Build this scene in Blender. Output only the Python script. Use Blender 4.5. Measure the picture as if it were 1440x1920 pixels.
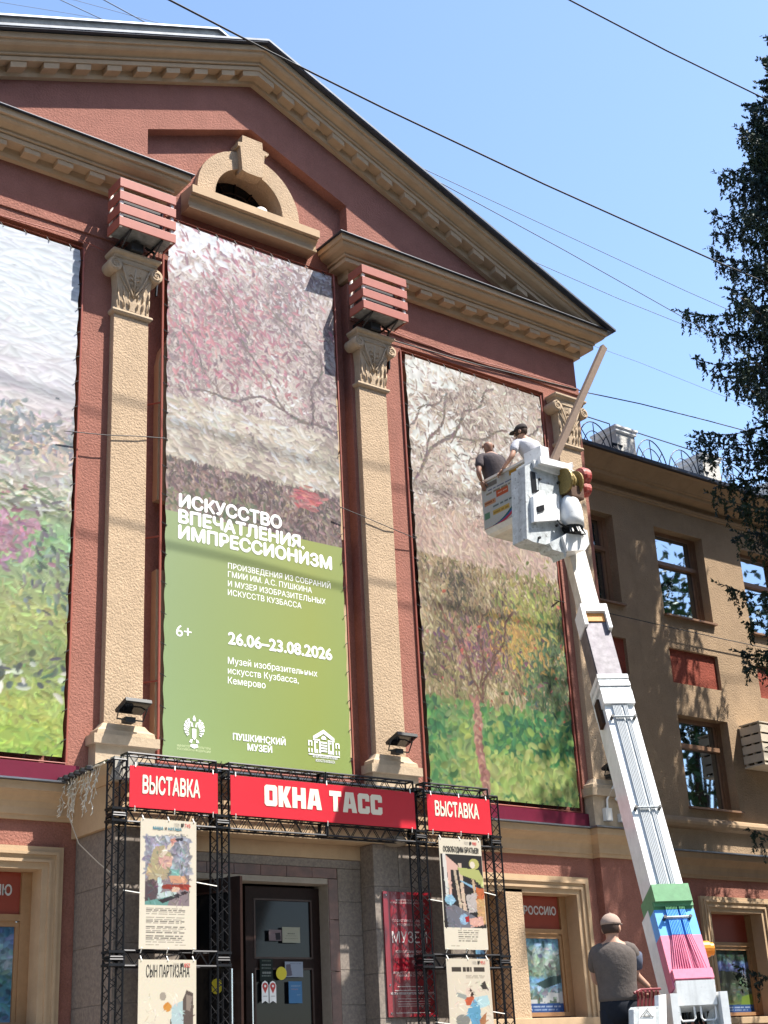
import bpy, bmesh, math, random
import numpy as np
from mathutils import Vector, Matrix
random.seed(7); rng = np.random.default_rng(7)
for o in list(bpy.data.objects): bpy.data.objects.remove(o)
scn = bpy.context.scene; COL = scn.collection
R = math.radians
# ------------------------------------------------------------------ camera, sky, sun
CAMZ, CAMD = 1.6, 14.0
F_PX, PITCH, YAW, ROLL = 2655.9, R(21.88), R(38.324), R(-3.014)
_fw = Vector((math.sin(YAW)*math.cos(PITCH), math.cos(YAW)*math.cos(PITCH), math.sin(PITCH)))
_rt = Vector((math.cos(YAW), -math.sin(YAW), 0)); _up = _rt.cross(_fw)
_r2 = math.cos(ROLL)*_rt + math.sin(ROLL)*_up; _u2 = -math.sin(ROLL)*_rt + math.cos(ROLL)*_up
cam = bpy.data.cameras.new('camera'); camo = bpy.data.objects.new('camera', cam); COL.objects.link(camo)
camo.matrix_world = Matrix(((_r2.x, _u2.x, -_fw.x, 0), (_r2.y, _u2.y, -_fw.y, -CAMD), (_r2.z, _u2.z, -_fw.z, CAMZ), (0, 0, 0, 1)))
cam.sensor_fit = 'HORIZONTAL'; cam.sensor_width = 36; cam.lens = 36*F_PX/1440; cam.clip_start = .1; cam.clip_end = 4000
scn.camera = camo
SUN = Vector((.42, -.5, 1.05)).normalized()
wd = bpy.data.worlds.new('World'); scn.world = wd; wd.use_nodes = True
nt = wd.node_tree; nt.nodes.clear()
sky = nt.nodes.new('ShaderNodeTexSky'); sky.sky_type = 'NISHITA'; sky.sun_disc = False
sky.sun_elevation = math.asin(SUN.z); sky.sun_rotation = math.atan2(SUN.x, SUN.y)
sky.air_density = 1.0; sky.dust_density = 1.0; sky.ozone_density = 3.0
bg = nt.nodes.new('ShaderNodeBackground'); bg.inputs['Strength'].default_value = .14
wo = nt.nodes.new('ShaderNodeOutputWorld'); nt.links.new(sky.outputs[0], bg.inputs[0]); nt.links.new(bg.outputs[0], wo.inputs[0])
sl = bpy.data.lights.new('sun', 'SUN'); sl.energy = 4.7; sl.angle = R(.55); sl.color = (1, .95, .87)
so = bpy.data.objects.new('sun', sl); COL.objects.link(so); so.rotation_euler = SUN.to_track_quat('Z', 'Y').to_euler(); so.location = (20, -20, 40)
vs = scn.view_settings; vs.view_transform = 'Standard'; vs.look = 'None'; vs.gamma = 1; vs.exposure = 1.35; vs.use_curve_mapping = False
scn.render.resolution_x, scn.render.resolution_y = 768, 1024

def at(px, py, Y=0.):
    """photo pixel -> point on the plane y = Y"""
    v = _r2*((px-720)/F_PX) + _u2*(-(py-960)/F_PX) + _fw
    return Vector((0, -CAMD, CAMZ)) + v*((Y+CAMD)/v.y)
C = 9.03      # axis of symmetry of the facade

# ------------------------------------------------------------------ materials
MATS = {}
def S(r, g, b):   # sRGB 0-255 -> linear
    f = lambda c: c/255/12.92 if c <= 10 else ((c/255+.055)/1.055)**2.4
    return (f(r), f(g), f(b))
def mat(name, col, rough=.8, metal=0., noise=0., nscale=6., bump=0., bscale=60., spec=.3, col2=None, streak=0., coat=0., attr=False, bump2=0., spots=0., spotcol=(.06, .045, .035), sscale=16., grain=0.):
    if name in MATS: return MATS[name]
    m = bpy.data.materials.new(name); m.use_nodes = True; n = m.node_tree; b = n.nodes['Principled BSDF']
    b.inputs['Roughness'].default_value = rough; b.inputs['Metallic'].default_value = metal
    b.inputs['Specular IOR Level'].default_value = spec; b.inputs['Coat Weight'].default_value = coat
    L = n.links.new
    tc = n.nodes.new('ShaderNodeTexCoord')
    geo = n.nodes.new('ShaderNodeNewGeometry')
    base = None
    if attr:
        a = n.nodes.new('ShaderNodeVertexColor'); a.layer_name = 'Col'; base = a.outputs['Color']
    else:
        rgb = n.nodes.new('ShaderNodeRGB'); rgb.outputs[0].default_value = (*col, 1); base = rgb.outputs[0]
    def mix(fac, a, c, mode='MIX'):
        x = n.nodes.new('ShaderNodeMix'); x.data_type = 'RGBA'; x.blend_type = mode
        if isinstance(fac, float): x.inputs[0].default_value = fac
        else: L(fac, x.inputs[0])
        for s, v in ((6, a), (7, c)):
            if isinstance(v, tuple): x.inputs[s].default_value = (*v, 1)
            else: L(v, x.inputs[s])
        return x.outputs[2]
    def nz(scale, detail=4., rough=.6, vec=None, stretch=None):
        t = n.nodes.new('ShaderNodeTexNoise'); t.inputs['Scale'].default_value = scale; t.inputs['Detail'].default_value = detail; t.inputs['Roughness'].default_value = rough
        if stretch:
            mp = n.nodes.new('ShaderNodeMapping'); mp.inputs['Scale'].default_value = stretch; L(geo.outputs['Position'], mp.inputs[0]); L(mp.outputs[0], t.inputs['Vector'])
        else: L(geo.outputs['Position'], t.inputs['Vector'])
        return t.outputs['Fac']
    def ramp(fac, lo, hi):
        r = n.nodes.new('ShaderNodeMapRange'); r.inputs[1].default_value = lo; r.inputs[2].default_value = hi; L(fac, r.inputs[0]); return r.outputs[0]
    if col2: base = mix(ramp(nz(nscale), .38, .66), base, col2)
    if noise:
        d = ramp(nz(nscale*1.7, 6., .7), .3, .7); k = n.nodes.new('ShaderNodeMapRange'); k.inputs[3].default_value = 1-noise; k.inputs[4].default_value = 1+noise*.6; L(d, k.inputs[0])
        cb = n.nodes.new('ShaderNodeCombineColor'); [L(k.outputs[0], cb.inputs[i]) for i in range(3)]
        base = mix(1., base, cb.outputs[0], 'MULTIPLY')
    if grain:
        k2 = n.nodes.new('ShaderNodeMapRange'); k2.inputs[1].default_value = .3; k2.inputs[2].default_value = .7; k2.inputs[3].default_value = 1-grain; k2.inputs[4].default_value = 1+grain; L(nz(55., 3., .75), k2.inputs[0])
        cg = n.nodes.new('ShaderNodeCombineColor'); [L(k2.outputs[0], cg.inputs[i]) for i in range(3)]
        base = mix(1., base, cg.outputs[0], 'MULTIPLY')
    if spots:
        base = mix(ramp(nz(sscale, 6., .72), .66-spots*.16, .74-spots*.12), base, mix(.75, base, spotcol))
    if streak:
        base = mix(ramp(nz(1., 5., .65, stretch=(7, 7, .45)), .52, .78), base, mix(streak, base, (.05, .045, .04)))
    L(base, b.inputs['Base Color'])
    if bump or bump2:
        hsrc = nz(bscale, 3., .6)
        bp = n.nodes.new('ShaderNodeBump'); bp.inputs['Strength'].default_value = min(1, bump) if bump else bump2; bp.inputs['Distance'].default_value = .018
        L(hsrc, bp.inputs['Height']); L(bp.outputs[0], b.inputs['Normal'])
    MATS[name] = m; return m

M_RED = mat('red_stucco', (0.286, 0.125, 0.094), .9, noise=.16, nscale=1.6, bump=.75, bscale=34, spec=.15, streak=.12, grain=.17)
M_REDP = mat('red_stucco_panel', (0.259, 0.066, 0.043), .9, noise=.16, nscale=1.6, bump=.7, bscale=30, spec=.15, grain=.17)
M_TANS = mat('tan_stucco', (0.433, 0.318, 0.211), .9, noise=.13, nscale=1.4, bump=.8, bscale=38, spec=.15, streak=.10, grain=.17)
M_TAN = mat('tan_plaster', (0.453, 0.323, 0.201), .82, noise=.12, nscale=2.2, bump=.10, bscale=60, spec=.2, streak=.05)
M_CREAM = mat('carved_plaster', (0.444, 0.340, 0.233), .85, noise=.16, nscale=5, bump=.35, bscale=26, spec=.2)
M_WING = mat('wing_stucco', (0.331, 0.234, 0.148), .9, noise=.15, nscale=1.5, bump=.8, bscale=34, spec=.15, streak=.14, grain=.17)
M_WTAN = mat('wing_plaster', (0.317, 0.221, 0.136), .85, noise=.14, nscale=2, bump=.12, bscale=60, spec=.2, streak=.15)
M_FLASH = mat('metal_flashing', (0.224, 0.240, 0.272), .35, .8, noise=.2, nscale=3)
M_DARKF = mat('dark_roof_edge', (.045, .05, .065), .45, .3, noise=.3, nscale=4)
M_ROOF = mat('grey_roof_sheet', (.36, .36, .37), .45, .6, noise=.25, nscale=2)
M_WORN = mat('worn_capping', (0.375, 0.352, 0.307), .7, .0, noise=.3, nscale=5, bump=.2, bscale=30)
M_MAROON = mat('maroon_apron', (.12, .008, .026), .4, .0, noise=.1)
M_GRAN = mat('granite', (0.245, 0.205, 0.169), .6, noise=.25, nscale=26, bump=.1, bscale=200, col2=(.17, .14, .12), spec=.4)
M_GRANL = mat('granite_joint', (.2, .18, .165), .9)
M_MARB = mat('brown_marble', (.16, .075, .055), .35, noise=.3, nscale=7, col2=(.10, .05, .04), spec=.5)
M_STONE = mat('pale_stone_reveal', (0.331, 0.288, 0.241), .6, noise=.15, nscale=9)
M_DOOR = mat('dark_door_wood', (.020, .010, .008), .5, noise=.25, nscale=9, spec=.15)
M_GLASSD = mat('dark_glass', (.006, .007, .009), .09, spec=.22)
M_ROOFS = mat('roof_slope_sheet', (.13, .145, .17), .5, .3, noise=.3, nscale=3)
M_GLASS = mat('window_glass', (.36, .42, .47), .02, 1.0)
M_CHROME = mat('steel_handle', (.75, .75, .75), .22, 1.)
M_FRAMET = mat('tan_window_frame', (0.302, 0.173, 0.083), .45, noise=.12, nscale=8)
M_FRAMEB = mat('brown_window_frame', (0.216, 0.122, 0.072), .5, noise=.12, nscale=8)
M_BLACK = mat('black_truss_metal', (.012, .012, .014), .4, .4, noise=.2, nscale=20)
M_WHITE = mat('white_print', (.84, .84, .82), .6)
M_CREAMP = mat('cream_print', (0.720, 0.648, 0.522), .6)
M_SIGN = mat('red_sign_vinyl', (0.484, 0.014, 0.027), .42, noise=.04, nscale=3, spec=.35)
M_SALMON = mat('salmon_slat', (.335, .105, .075), .5, noise=.1, nscale=5)
M_WPOST = mat('white_batten', (.75, .72, .66), .6)
M_STEELD = mat('dark_steel_bracket', (.05, .05, .05), .5, .6)
M_ZINC = mat('grey_sheet', (.25, .25, .235), .5, .3, noise=.4, nscale=9)
M_PIPE = mat('red_painted_pipe', (.30, .085, .06), .5)
M_WIRE = mat('black_cable', (.02, .02, .022), .6)
M_WIREG = mat('thin_grey_cable', (.12, .15, .2), .6)
M_TIE = mat('white_tie', (.8, .78, .72), .6)
M_LIFT = mat('white_lift_paint', (0.741, 0.750, 0.741), .32, noise=.13, nscale=6, spec=.5, streak=.3, coat=.2, spots=.12)
M_LIFTG = mat('worn_lift_paint', (0.484, 0.515, 0.523), .38, noise=.3, nscale=9, spec=.5, streak=.6, spots=.55)
M_BEIGE = mat('beige_boom_paint', (0.576, 0.544, 0.480), .4, noise=.25, nscale=5, col2=(.5, .46, .42), streak=.2)
M_STEEL = mat('bare_boom_steel', (0.145, 0.136, 0.149), .5, .35, noise=.35, nscale=7, col2=(.11, .10, .115))
M_GREEN = mat('boom_green', (0.098, 0.255, 0.119), .4, noise=.2, nscale=8)
M_BLUE = mat('boom_blue', (.11, .36, .78), .4, noise=.12, nscale=8)
M_PINK = mat('boom_pink', (0.595, 0.170, 0.264), .45, noise=.15, nscale=8)
M_ORANGE = mat('orange_plastic', (.72, .26, .03), .35, noise=.1, nscale=12)
M_RUBBER = mat('black_hose', (.01, .01, .01), .35)
M_BRASS = mat('brass_rope_drum', (0.252, 0.182, 0.063), .5, .3, noise=.35, nscale=30)
M_REDM = mat('red_motor', (0.294, 0.021, 0.017), .5, noise=.3, nscale=14, col2=(.5, .2, .16))
M_RUST = mat('rust_brown', (.10, .055, .035), .8, noise=.3, nscale=20)
M_WOOD = mat('weathered_wood', (0.178, 0.123, 0.089), .75, noise=.2, nscale=14)
M_SKIN = mat('skin', (0.416, 0.232, 0.160), .55, noise=.08, nscale=20)
M_SKIN2 = mat('tanned_skin', (0.270, 0.143, 0.098), .55, noise=.08, nscale=20)
M_TAUPE = mat('taupe_shirt', (0.101, 0.083, 0.073), .9, noise=.15, nscale=12, bump=.35, bscale=24)
M_DKSH = mat('dark_plum_shirt', (0.068, 0.056, 0.060), .9, noise=.15, nscale=12, bump=.35, bscale=24)
M_LTSH = mat('pale_shirt', (0.448, 0.448, 0.480), .9, noise=.08, nscale=12, bump=.35, bscale=24)
M_NAVY = mat('navy_trousers', (.010, .012, .018), .9, noise=.2, nscale=12)
M_NAVY2 = mat('slate_sleeve', (.075, .085, .12), .9)
M_CAPB = mat('beige_cap', (0.315, 0.232, 0.188), .9, noise=.1, nscale=20)
M_CAPD = mat('dark_cap', (.035, .028, .026), .9)
M_HAIR = mat('dark_hair', (.05, .03, .022), .8, noise=.3, nscale=60)
M_BARK = mat('bark', (.09, .06, .045), .95, noise=.4, nscale=8, bump=.8, bscale=14)
M_NEEDLE = mat('spruce_needles', (.016, .034, .034), .6, noise=.5, nscale=1.3, col2=(.036, .062, .026))
M_LEAF = mat('tree_leaves', (.05, .10, .025), .55, noise=.5, nscale=.8, col2=(.085, .14, .03))
M_ASPH = mat('asphalt', (.055, .054, .052), .9, noise=.25, nscale=3, bump=.5, bscale=90)
M_PAVE = mat('paving', (.33, .29, .24), .9, noise=.2, nscale=2, bump=.3, bscale=60)
M_GLOBE = mat('white_globe', (.82, .80, .76), .3)
M_PRINT = mat('printed_vinyl', (1, 1, 1), .55, attr=True, spec=.25, bump2=.05, bscale=70)
M_PAPER = mat('printed_paper', (1, 1, 1), .7, attr=True, spec=.15)

# ------------------------------------------------------------------ mesh helpers
class MB:
    def __init__(s): s.v = []; s.f = []
    def add(s, vs, fs):
        k = len(s.v); s.v += [tuple(p) for p in vs]; s.f += [tuple(i+k for i in f) for f in fs]; return s
    def box(s, x0, x1, y0, y1, z0, z1, b=0.):
        if x1 < x0: x0, x1 = x1, x0
        if y1 < y0: y0, y1 = y1, y0
        if z1 < z0: z0, z1 = z1, z0
        if b <= 0:
            return s.add([(x0, y0, z0), (x1, y0, z0), (x1, y1, z0), (x0, y1, z0), (x0, y0, z1), (x1, y0, z1), (x1, y1, z1), (x0, y1, z1)],
                         [(0, 3, 2, 1), (4, 5, 6, 7), (0, 1, 5, 4), (1, 2, 6, 5), (2, 3, 7, 6), (3, 0, 4, 7)])
        bm = bmesh.new(); bmesh.ops.create_cube(bm, size=1)
        for q in bm.verts: q.co = Vector(((x0+x1)/2+q.co.x*(x1-x0), (y0+y1)/2+q.co.y*(y1-y0), (z0+z1)/2+q.co.z*(z1-z0)))
        bmesh.ops.bevel(bm, geom=bm.edges[:], offset=b, segments=2, profile=.6, affect='EDGES')
        bm.verts.index_update(); s.add([q.co for q in bm.verts], [[w.index for w in f.verts] for f in bm.faces]); bm.free(); return s
    def obox(s, o, ax, ay, az, lo, hi):
        """box in the frame (o; ax, ay, az)"""
        k = []
        for z in (lo[2], hi[2]):
            for x, y in ((lo[0], lo[1]), (hi[0], lo[1]), (hi[0], hi[1]), (lo[0], hi[1])): k.append(o+ax*x+ay*y+az*z)
        return s.add(k, [(0, 3, 2, 1), (4, 5, 6, 7), (0, 1, 5, 4), (1, 2, 6, 5), (2, 3, 7, 6), (3, 0, 4, 7)])
    def prism(s, poly, y0, y1):
        """polygon in (x, z), extruded in y"""
        n = len(poly)
        return s.add([(x, y0, z) for x, z in poly]+[(x, y1, z) for x, z in poly], [tuple(range(n)), tuple(range(2*n-1, n-1, -1))]+[(i, i+n, (i+1) % n+n, (i+1) % n) for i in range(n)])
    def ring_prism(s, outer, inner, y0, y1):
        n = len(outer); v = [(x, y, z) for y in (y0, y1) for P in (outer, inner) for x, z in P]
        f = []
        for i in range(n):
            j = (i+1) % n
            f += [(i, j, n+j, n+i), (2*n+i, 3*n+i, 3*n+j, 2*n+j), (i, 2*n+i, 2*n+j, j), (n+i, n+j, 3*n+j, 3*n+i)]
        return s.add(v, f)
    def strip(s, rows, cap=True):
        """rows: list of equally long point rows, bridged; end rows capped"""
        n = len(rows[0]); v = [p for r in rows for p in r]; f = []
        for k in range(len(rows)-1):
            for i in range(n): f.append((k*n+i, k*n+(i+1) % n, (k+1)*n+(i+1) % n, (k+1)*n+i))
        if cap: f += [tuple(range(n-1, -1, -1)), tuple((len(rows)-1)*n+i for i in range(n))]
        return s.add(v, f)
    def tube(s, pts, r, n=6, cap=True):
        pts = [Vector(p) for p in pts]; rows = []
        rr = r if isinstance(r, (list, tuple)) else [r]*len(pts); u = None
        for i, p in enumerate(pts):
            d = (pts[min(i+1, len(pts)-1)]-pts[max(i-1, 0)])
            d = d.normalized() if d.length > 1e-9 else Vector((0, 0, 1))
            if u is None: u = d.orthogonal().normalized()
            u = (u-d*u.dot(d)); u = u.normalized() if u.length > 1e-6 else d.orthogonal().normalized()
            w = d.cross(u)
            rows.append([p+(u*math.cos(2*math.pi*k/n)+w*math.sin(2*math.pi*k/n))*rr[i] for k in range(n)])
        return s.strip(rows, cap)
    def lathe(s, o, ax, prof, n=16):
        """prof: (radius, distance along ax)"""
        o = Vector(o); ax = Vector(ax).normalized(); u = ax.orthogonal().normalized(); w = ax.cross(u)
        return s.strip([[o+ax*h+(u*math.cos(2*math.pi*k/n)+w*math.sin(2*math.pi*k/n))*max(r, 1e-4) for k in range(n)] for r, h in prof])
    def mesh(s, name, m, smooth=False):
        me = bpy.data.meshes.new(name); me.from_pydata(s.v, [], s.f)
        bm = bmesh.new(); bm.from_mesh(me); bmesh.ops.recalc_face_normals(bm, faces=bm.faces[:]); bm.to_mesh(me); bm.free()
        if smooth: me.polygons.foreach_set('use_smooth', [True]*len(me.polygons))
        me.materials.append(m); return me
    def build(s, name, m, parent=None, smooth=False, origin=None):
        if origin is not None:
            o0 = Vector(origin); s.v = [tuple(Vector(p)-o0) for p in s.v]
        return put(name, s.mesh(name, m, smooth), parent, origin)
def put(name, me, parent=None, loc=None):
    o = bpy.data.objects.new(name, me); COL.objects.link(o)
    l = Vector(loc) if loc is not None else Vector((0, 0, 0))
    if parent is not None:
        o.parent = parent; q = parent
        while q is not None: l = l-q.location; q = q.parent
    o.location = l; return o
def inst(src, loc, parent, rot=None, scale=None, name=None):
    o = put(name or src.name.split('.')[0], src.data, parent, loc)
    if rot: o.rotation_euler = rot
    if scale: o.scale = scale
    return o
def thing(name, label, cat, loc, group=None):
    o = bpy.data.objects.new(name, None); o.empty_display_size = .2; COL.objects.link(o); o.location = loc
    return tag(o, label, cat, group)
def tag(o, label, cat, group=None):
    o['label'] = label; o['category'] = cat
    if group: o['group'] = group
    return o
def struct(o): o['kind'] = 'structure'; return o
def sweep(prof, path, side):
    """prof: (d, z) outline of a moulding, d outwards; path: plan polyline with per-point outward offsets (dx, dy)"""
    return MB().strip([[(x+d*ox, y+d*oy, z) for d, z in prof] for (x, y), (ox, oy) in zip(path, side)])
def text(s, x0, x1, z, cap, Y, m, parent, name='lettering', bold=.0, surf=None):
    """flat letters: left edge x0, right edge x1 on the base line z, capital height cap, in the plane y=Y (or on the surface surf)"""
    cu = bpy.data.curves.new('t', 'FONT'); cu.body = s; cu.size = 1; cu.offset = 0; cu.resolution_u = 3
    ob = bpy.data.objects.new('t', cu); COL.objects.link(ob); bpy.context.view_layer.update()
    me = bpy.data.meshes.new_from_object(ob.evaluated_get(bpy.context.evaluated_depsgraph_get()))
    bpy.data.objects.remove(ob); bpy.data.curves.remove(cu)
    n = len(me.vertices); co = np.zeros(n*3); me.vertices.foreach_get('co', co); co = co.reshape(-1, 3)
    fs = [tuple(p.vertices) for p in me.polygons]; bpy.data.meshes.remove(me)
    e = max(0, bold); sh = [(0, 0)] if e == 0 else [(-e, 0), (e, 0), (0, -e), (0, e), (-e/2, -e/2), (e/2, e/2)] if e > .01 else [(-e, 0), (e, 0)]
    xa, xb = co[:, 0].min()-e, co[:, 0].max()+e; kx = (x1-x0)/(xb-xa); kz = cap/.729; B = MB()
    for i, (dx, dz) in enumerate(sh):
        X = x0+(co[:, 0]+dx-xa)*kx; Z = z+(co[:, 1]+dz+e*.5)*kz; Yv = (surf(X, Z)-.002 if surf else np.full(n, Y))-.0004*i
        B.add(list(zip(X.tolist(), Yv.tolist(), Z.tolist())), fs)
    me = bpy.data.meshes.new(name); me.from_pydata(B.v, [], B.f); me.materials.append(m)
    return put(name, me, parent)
INK = .54
# ---- prints: a colour grid painted with numpy, carried by the vertices of a sheet
def wavy(X, Z): return np.sin(X*2.1+Z*.55+1)*.6+np.sin(X*.9-Z*1.3+2.2)*.6
def sheet(name, arr, x0, x1, z0, z1, Y, parent, m, wave=0., thick=.004):
    """arr: rows from top to bottom, sRGB 0-255"""
    H, W = arr.shape[:2]
    a = np.clip(arr, 0, 255)/255.; lin = np.where(a <= .04, a/12.92, ((a+.055)/1.055)**2.4)*INK
    X, Z = np.meshgrid(np.linspace(x0, x1, W), np.linspace(z1, z0, H)); Yv = np.full_like(X, Y)
    if wave:
        Yv = Y+wavy(X, Z)*wave; e = np.minimum(X-x0, x1-X); sc = .007*np.sin(Z*16.8)*np.exp(-e/.1)
        X = X+np.where(X < (x0+x1)/2, sc, -sc)
    co = np.stack([X, Yv, Z], -1).reshape(-1, 3)
    i = np.arange(H*W).reshape(H, W)
    q = np.stack([i[1:, :-1], i[1:, 1:], i[:-1, 1:], i[:-1, :-1]], -1).reshape(-1, 4)
    me = grid_mesh(name, co, q); at_ = me.color_attributes.new('Col', 'FLOAT_COLOR', 'POINT')
    at_.data.foreach_set('color', np.concatenate([lin.reshape(-1, 3), np.ones((H*W, 1))], 1).ravel().astype(np.float32))
    me.materials.append(m); me.polygons.foreach_set('use_smooth', [True]*len(me.polygons))
    return put(name, me, parent)
def grid_mesh(name, co, q):
    me = bpy.data.meshes.new(name); me.vertices.add(len(co)); me.vertices.foreach_set('co', co.astype(np.float32).ravel())
    k = q.shape[1]; me.loops.add(q.size); me.loops.foreach_set('vertex_index', q.astype(np.int32).ravel())
    me.polygons.add(len(q)); me.polygons.foreach_set('loop_start', np.arange(len(q), dtype=np.int32)*k); me.polygons.foreach_set('loop_total', np.full(len(q), k, np.int32))
    me.update(); me.validate(); return me
def stops(v, tab):
    """tab: (position, colour); v array in 0..1"""
    p = [t[0] for t in tab]; return np.stack([np.interp(v, p, [t[1][c] for t in tab]) for c in range(3)], -1)
def strokes(a, n, ln, wd_, ang, jit, lum, colfn=None, box=None, seed=1, soft=False):
    """dab n elliptic brush strokes on the picture a"""
    g = np.random.default_rng(seed); H, W = a.shape[:2]; src = a.copy()
    y0, y1, x0, x1 = box or (0, H, 0, W)
    for k in range(n):
        cy, cx = (g.normal((y0+y1)/2, (y1-y0)/3.2), g.normal((x0+x1)/2, (x1-x0)/3.2)) if soft else (g.uniform(y0, y1), g.uniform(x0, x1)); cy = min(max(cy, 0), H-1); cx = min(max(cx, 0), W-1); L_ = ln*g.uniform(.5, 1.4); w = wd_*g.uniform(.6, 1.4)
        t = ang+g.normal(0, jit); ext = int(L_+w)+1
        ya, yb = max(0, int(cy)-ext), min(H, int(cy)+ext+1); xa, xb = max(0, int(cx)-ext), min(W, int(cx)+ext+1)
        if ya >= yb or xa >= xb: continue
        yy, xx = np.mgrid[ya:yb, xa:xb]; u = (xx-cx)*math.cos(t)+(yy-cy)*math.sin(t); v = -(xx-cx)*math.sin(t)+(yy-cy)*math.cos(t)
        v = v+.12*u*u/max(L_, 1)*g.normal(0, 1)
        d = (u/L_)**2+(v/w)**2
        c = colfn(cy/H, cx/W, g) if colfn else src[min(H-1, int(cy)), min(W-1, int(cx))]
        if c is None: continue
        c = np.array(c)*(1+g.normal(0, lum))+g.normal(0, 255*lum*.22, 3)
        al = np.clip(1.9-d*1.8, 0, 1)[..., None]*.92
        ed = 1+.13*np.clip(v/w, -1, 1)[..., None]
        a[ya:yb, xa:xb] = a[ya:yb, xa:xb]*(1-al)+np.clip(c*ed, 0, 255)*al
    return a
def nfield(H, W, scales, seed):
    g = np.random.default_rng(seed); out = np.zeros((H, W)); y, x = np.arange(H), np.arange(W)
    for s, w_ in scales:
        gr = g.random((int(H/s)+3, int(W/s)+3)); fy, fx = y/s, x/s; iy, ix = fy.astype(int), fx.astype(int); ty, tx = (fy-iy)[:, None], (fx-ix)[None]; ty = ty*ty*(3-2*ty); tx = tx*tx*(3-2*tx)
        out += w_*((gr[iy][:, ix]*(1-ty)+gr[iy+1][:, ix]*ty)*(1-tx)+(gr[iy][:, ix+1]*(1-ty)+gr[iy+1][:, ix+1]*ty)*tx)
    return (out-out.min())/(out.max()-out.min())
def pick(pal, F, sp=.16):
    """colour function: palette (dark to light) indexed by the noise field F"""
    H, W = F.shape; pal = [np.array(p, float) for p in pal]; n = len(pal)-1
    def fn(y, x, g):
        t = min(max(F[min(H-1, int(y*H)), min(W-1, int(x*W))]+g.normal(0, sp), 0), .999)*n; i = int(t); return pal[i]*(1-t+i)+pal[i+1]*(t-i)
    return fn
def fillpoly(a, pts, col):
    """pts in 0..1 (x right, y down)"""
    H, W = a.shape[:2]; yy, xx = np.mgrid[0:H, 0:W]; xx = xx/(W-1); yy = yy/(H-1); ins = np.zeros((H, W), bool); n = len(pts)
    for i in range(n):
        (x1, y1), (x2, y2) = pts[i], pts[(i+1) % n]
        if y1 == y2: continue
        ins ^= ((y1 > yy) != (y2 > yy)) & (xx < (x2-x1)*(yy-y1)/(y2-y1)+x1)
    a[ins] = col; return a
def ellipse(a, cx, cy, rx, ry, col, rot=0.):
    H, W = a.shape[:2]; yy, xx = np.mgrid[0:H, 0:W]; x = xx/(W-1)-cx; y = (yy/(H-1)-cy)*H/W
    u = x*math.cos(rot)+y*math.sin(rot); v = -x*math.sin(rot)+y*math.cos(rot)
    a[(u/rx)**2+(v/(ry*H/W))**2 < 1] = col; return a
def band_words(a, x0, x1, y, h, col, seed, gaps=True):
    """a line of print too small to read: a row of word-long bars"""
    g = np.random.default_rng(seed); H, W = a.shape[:2]; r0, r1 = int(y*H), max(int(y*H)+1, int((y+h)*H)); x = x0
    while x < x1:
        w = g.uniform(.05, .16)*(1 if gaps else 3); e = min(x1, x+w); seg = a[r0:r1, int(x*W):int(e*W)]
        seg[:] = seg*.35+np.array(col)*.65; seg *= g.uniform(.9, 1.15, seg.shape[:2])[..., None]; x = e+.025
    return a
# ------------------------------------------------------------------ ground
g = struct(MB().add([(-300, -300, 0), (300, -300, 0), (300, 300, 0), (-300, 300, 0)], [(0, 1, 2, 3)]).build('ground', M_ASPH))
pv = struct(MB().box(-40, 60, -13.0, .9, .004, .13).build('pavement', M_PAVE))

# ------------------------------------------------------------------ museum: main block with gable
mu = thing('museum_building', 'red stucco museum front with tan pilasters, gable and arched attic window', 'building', (C, 0, 0))
TY, SL = 14.94, .412                       # apex of the tympanum, slope of the gable
def rk(x): return TY-SL*abs(x)
w = MB()
for a, b in ((-6.09, -5.32), (-2.5, -1.58), (1.58, 2.5), (5.32, 6.09)): w.box(C+a, C+b, 0, .5, 4.3, 11.45)
for s in (-1, 1):
    w.box(C+s*1.58, C+s*6.09, 0, .5, 11.45, 12.2)
    w.box(C+s*2.5, C+s*5.32, .16, .5, 4.3, 11.45)
    w.box(C+s*4.97, C+s*6.09, 0, .5, 0, 4.3); w.box(C+s*2.72, C+s*4.97, 0, .5, 0, 2.25); w.box(C+s*2.72, C+s*4.97, 0, .5, 3.83, 4.3)
    w.prism([(C+s*x, z) for x, z in ((6.09, 12.2), (1.63, 12.2), (1.63, 13.53), (0, 14.2), (0, TY+.1), (6.09, rk(6.09)+.1))], 0, .5)
    arc = [(C+s*.56*math.cos(t), 12.98+.56*math.sin(t)) for t in np.linspace(0, math.pi/2, 10)]
    w.prism(arc+[(C, 14.4), (C+s*1.75, 13.7), (C+s*1.75, 12.98)], .17, .55)
w.box(C-2.72, C+2.72, .003, .5, 0, 4.3); w.box(C-1.75, C+1.75, .17, .55, 4.3, 12.98)
w.box(C+5.9, C+6.09, .5, 10, 0, 12.2); w.box(C-6.09, C-5.9, .5, 10, 0, 12.2)
w.build('wall', M_RED, mu)
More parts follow.
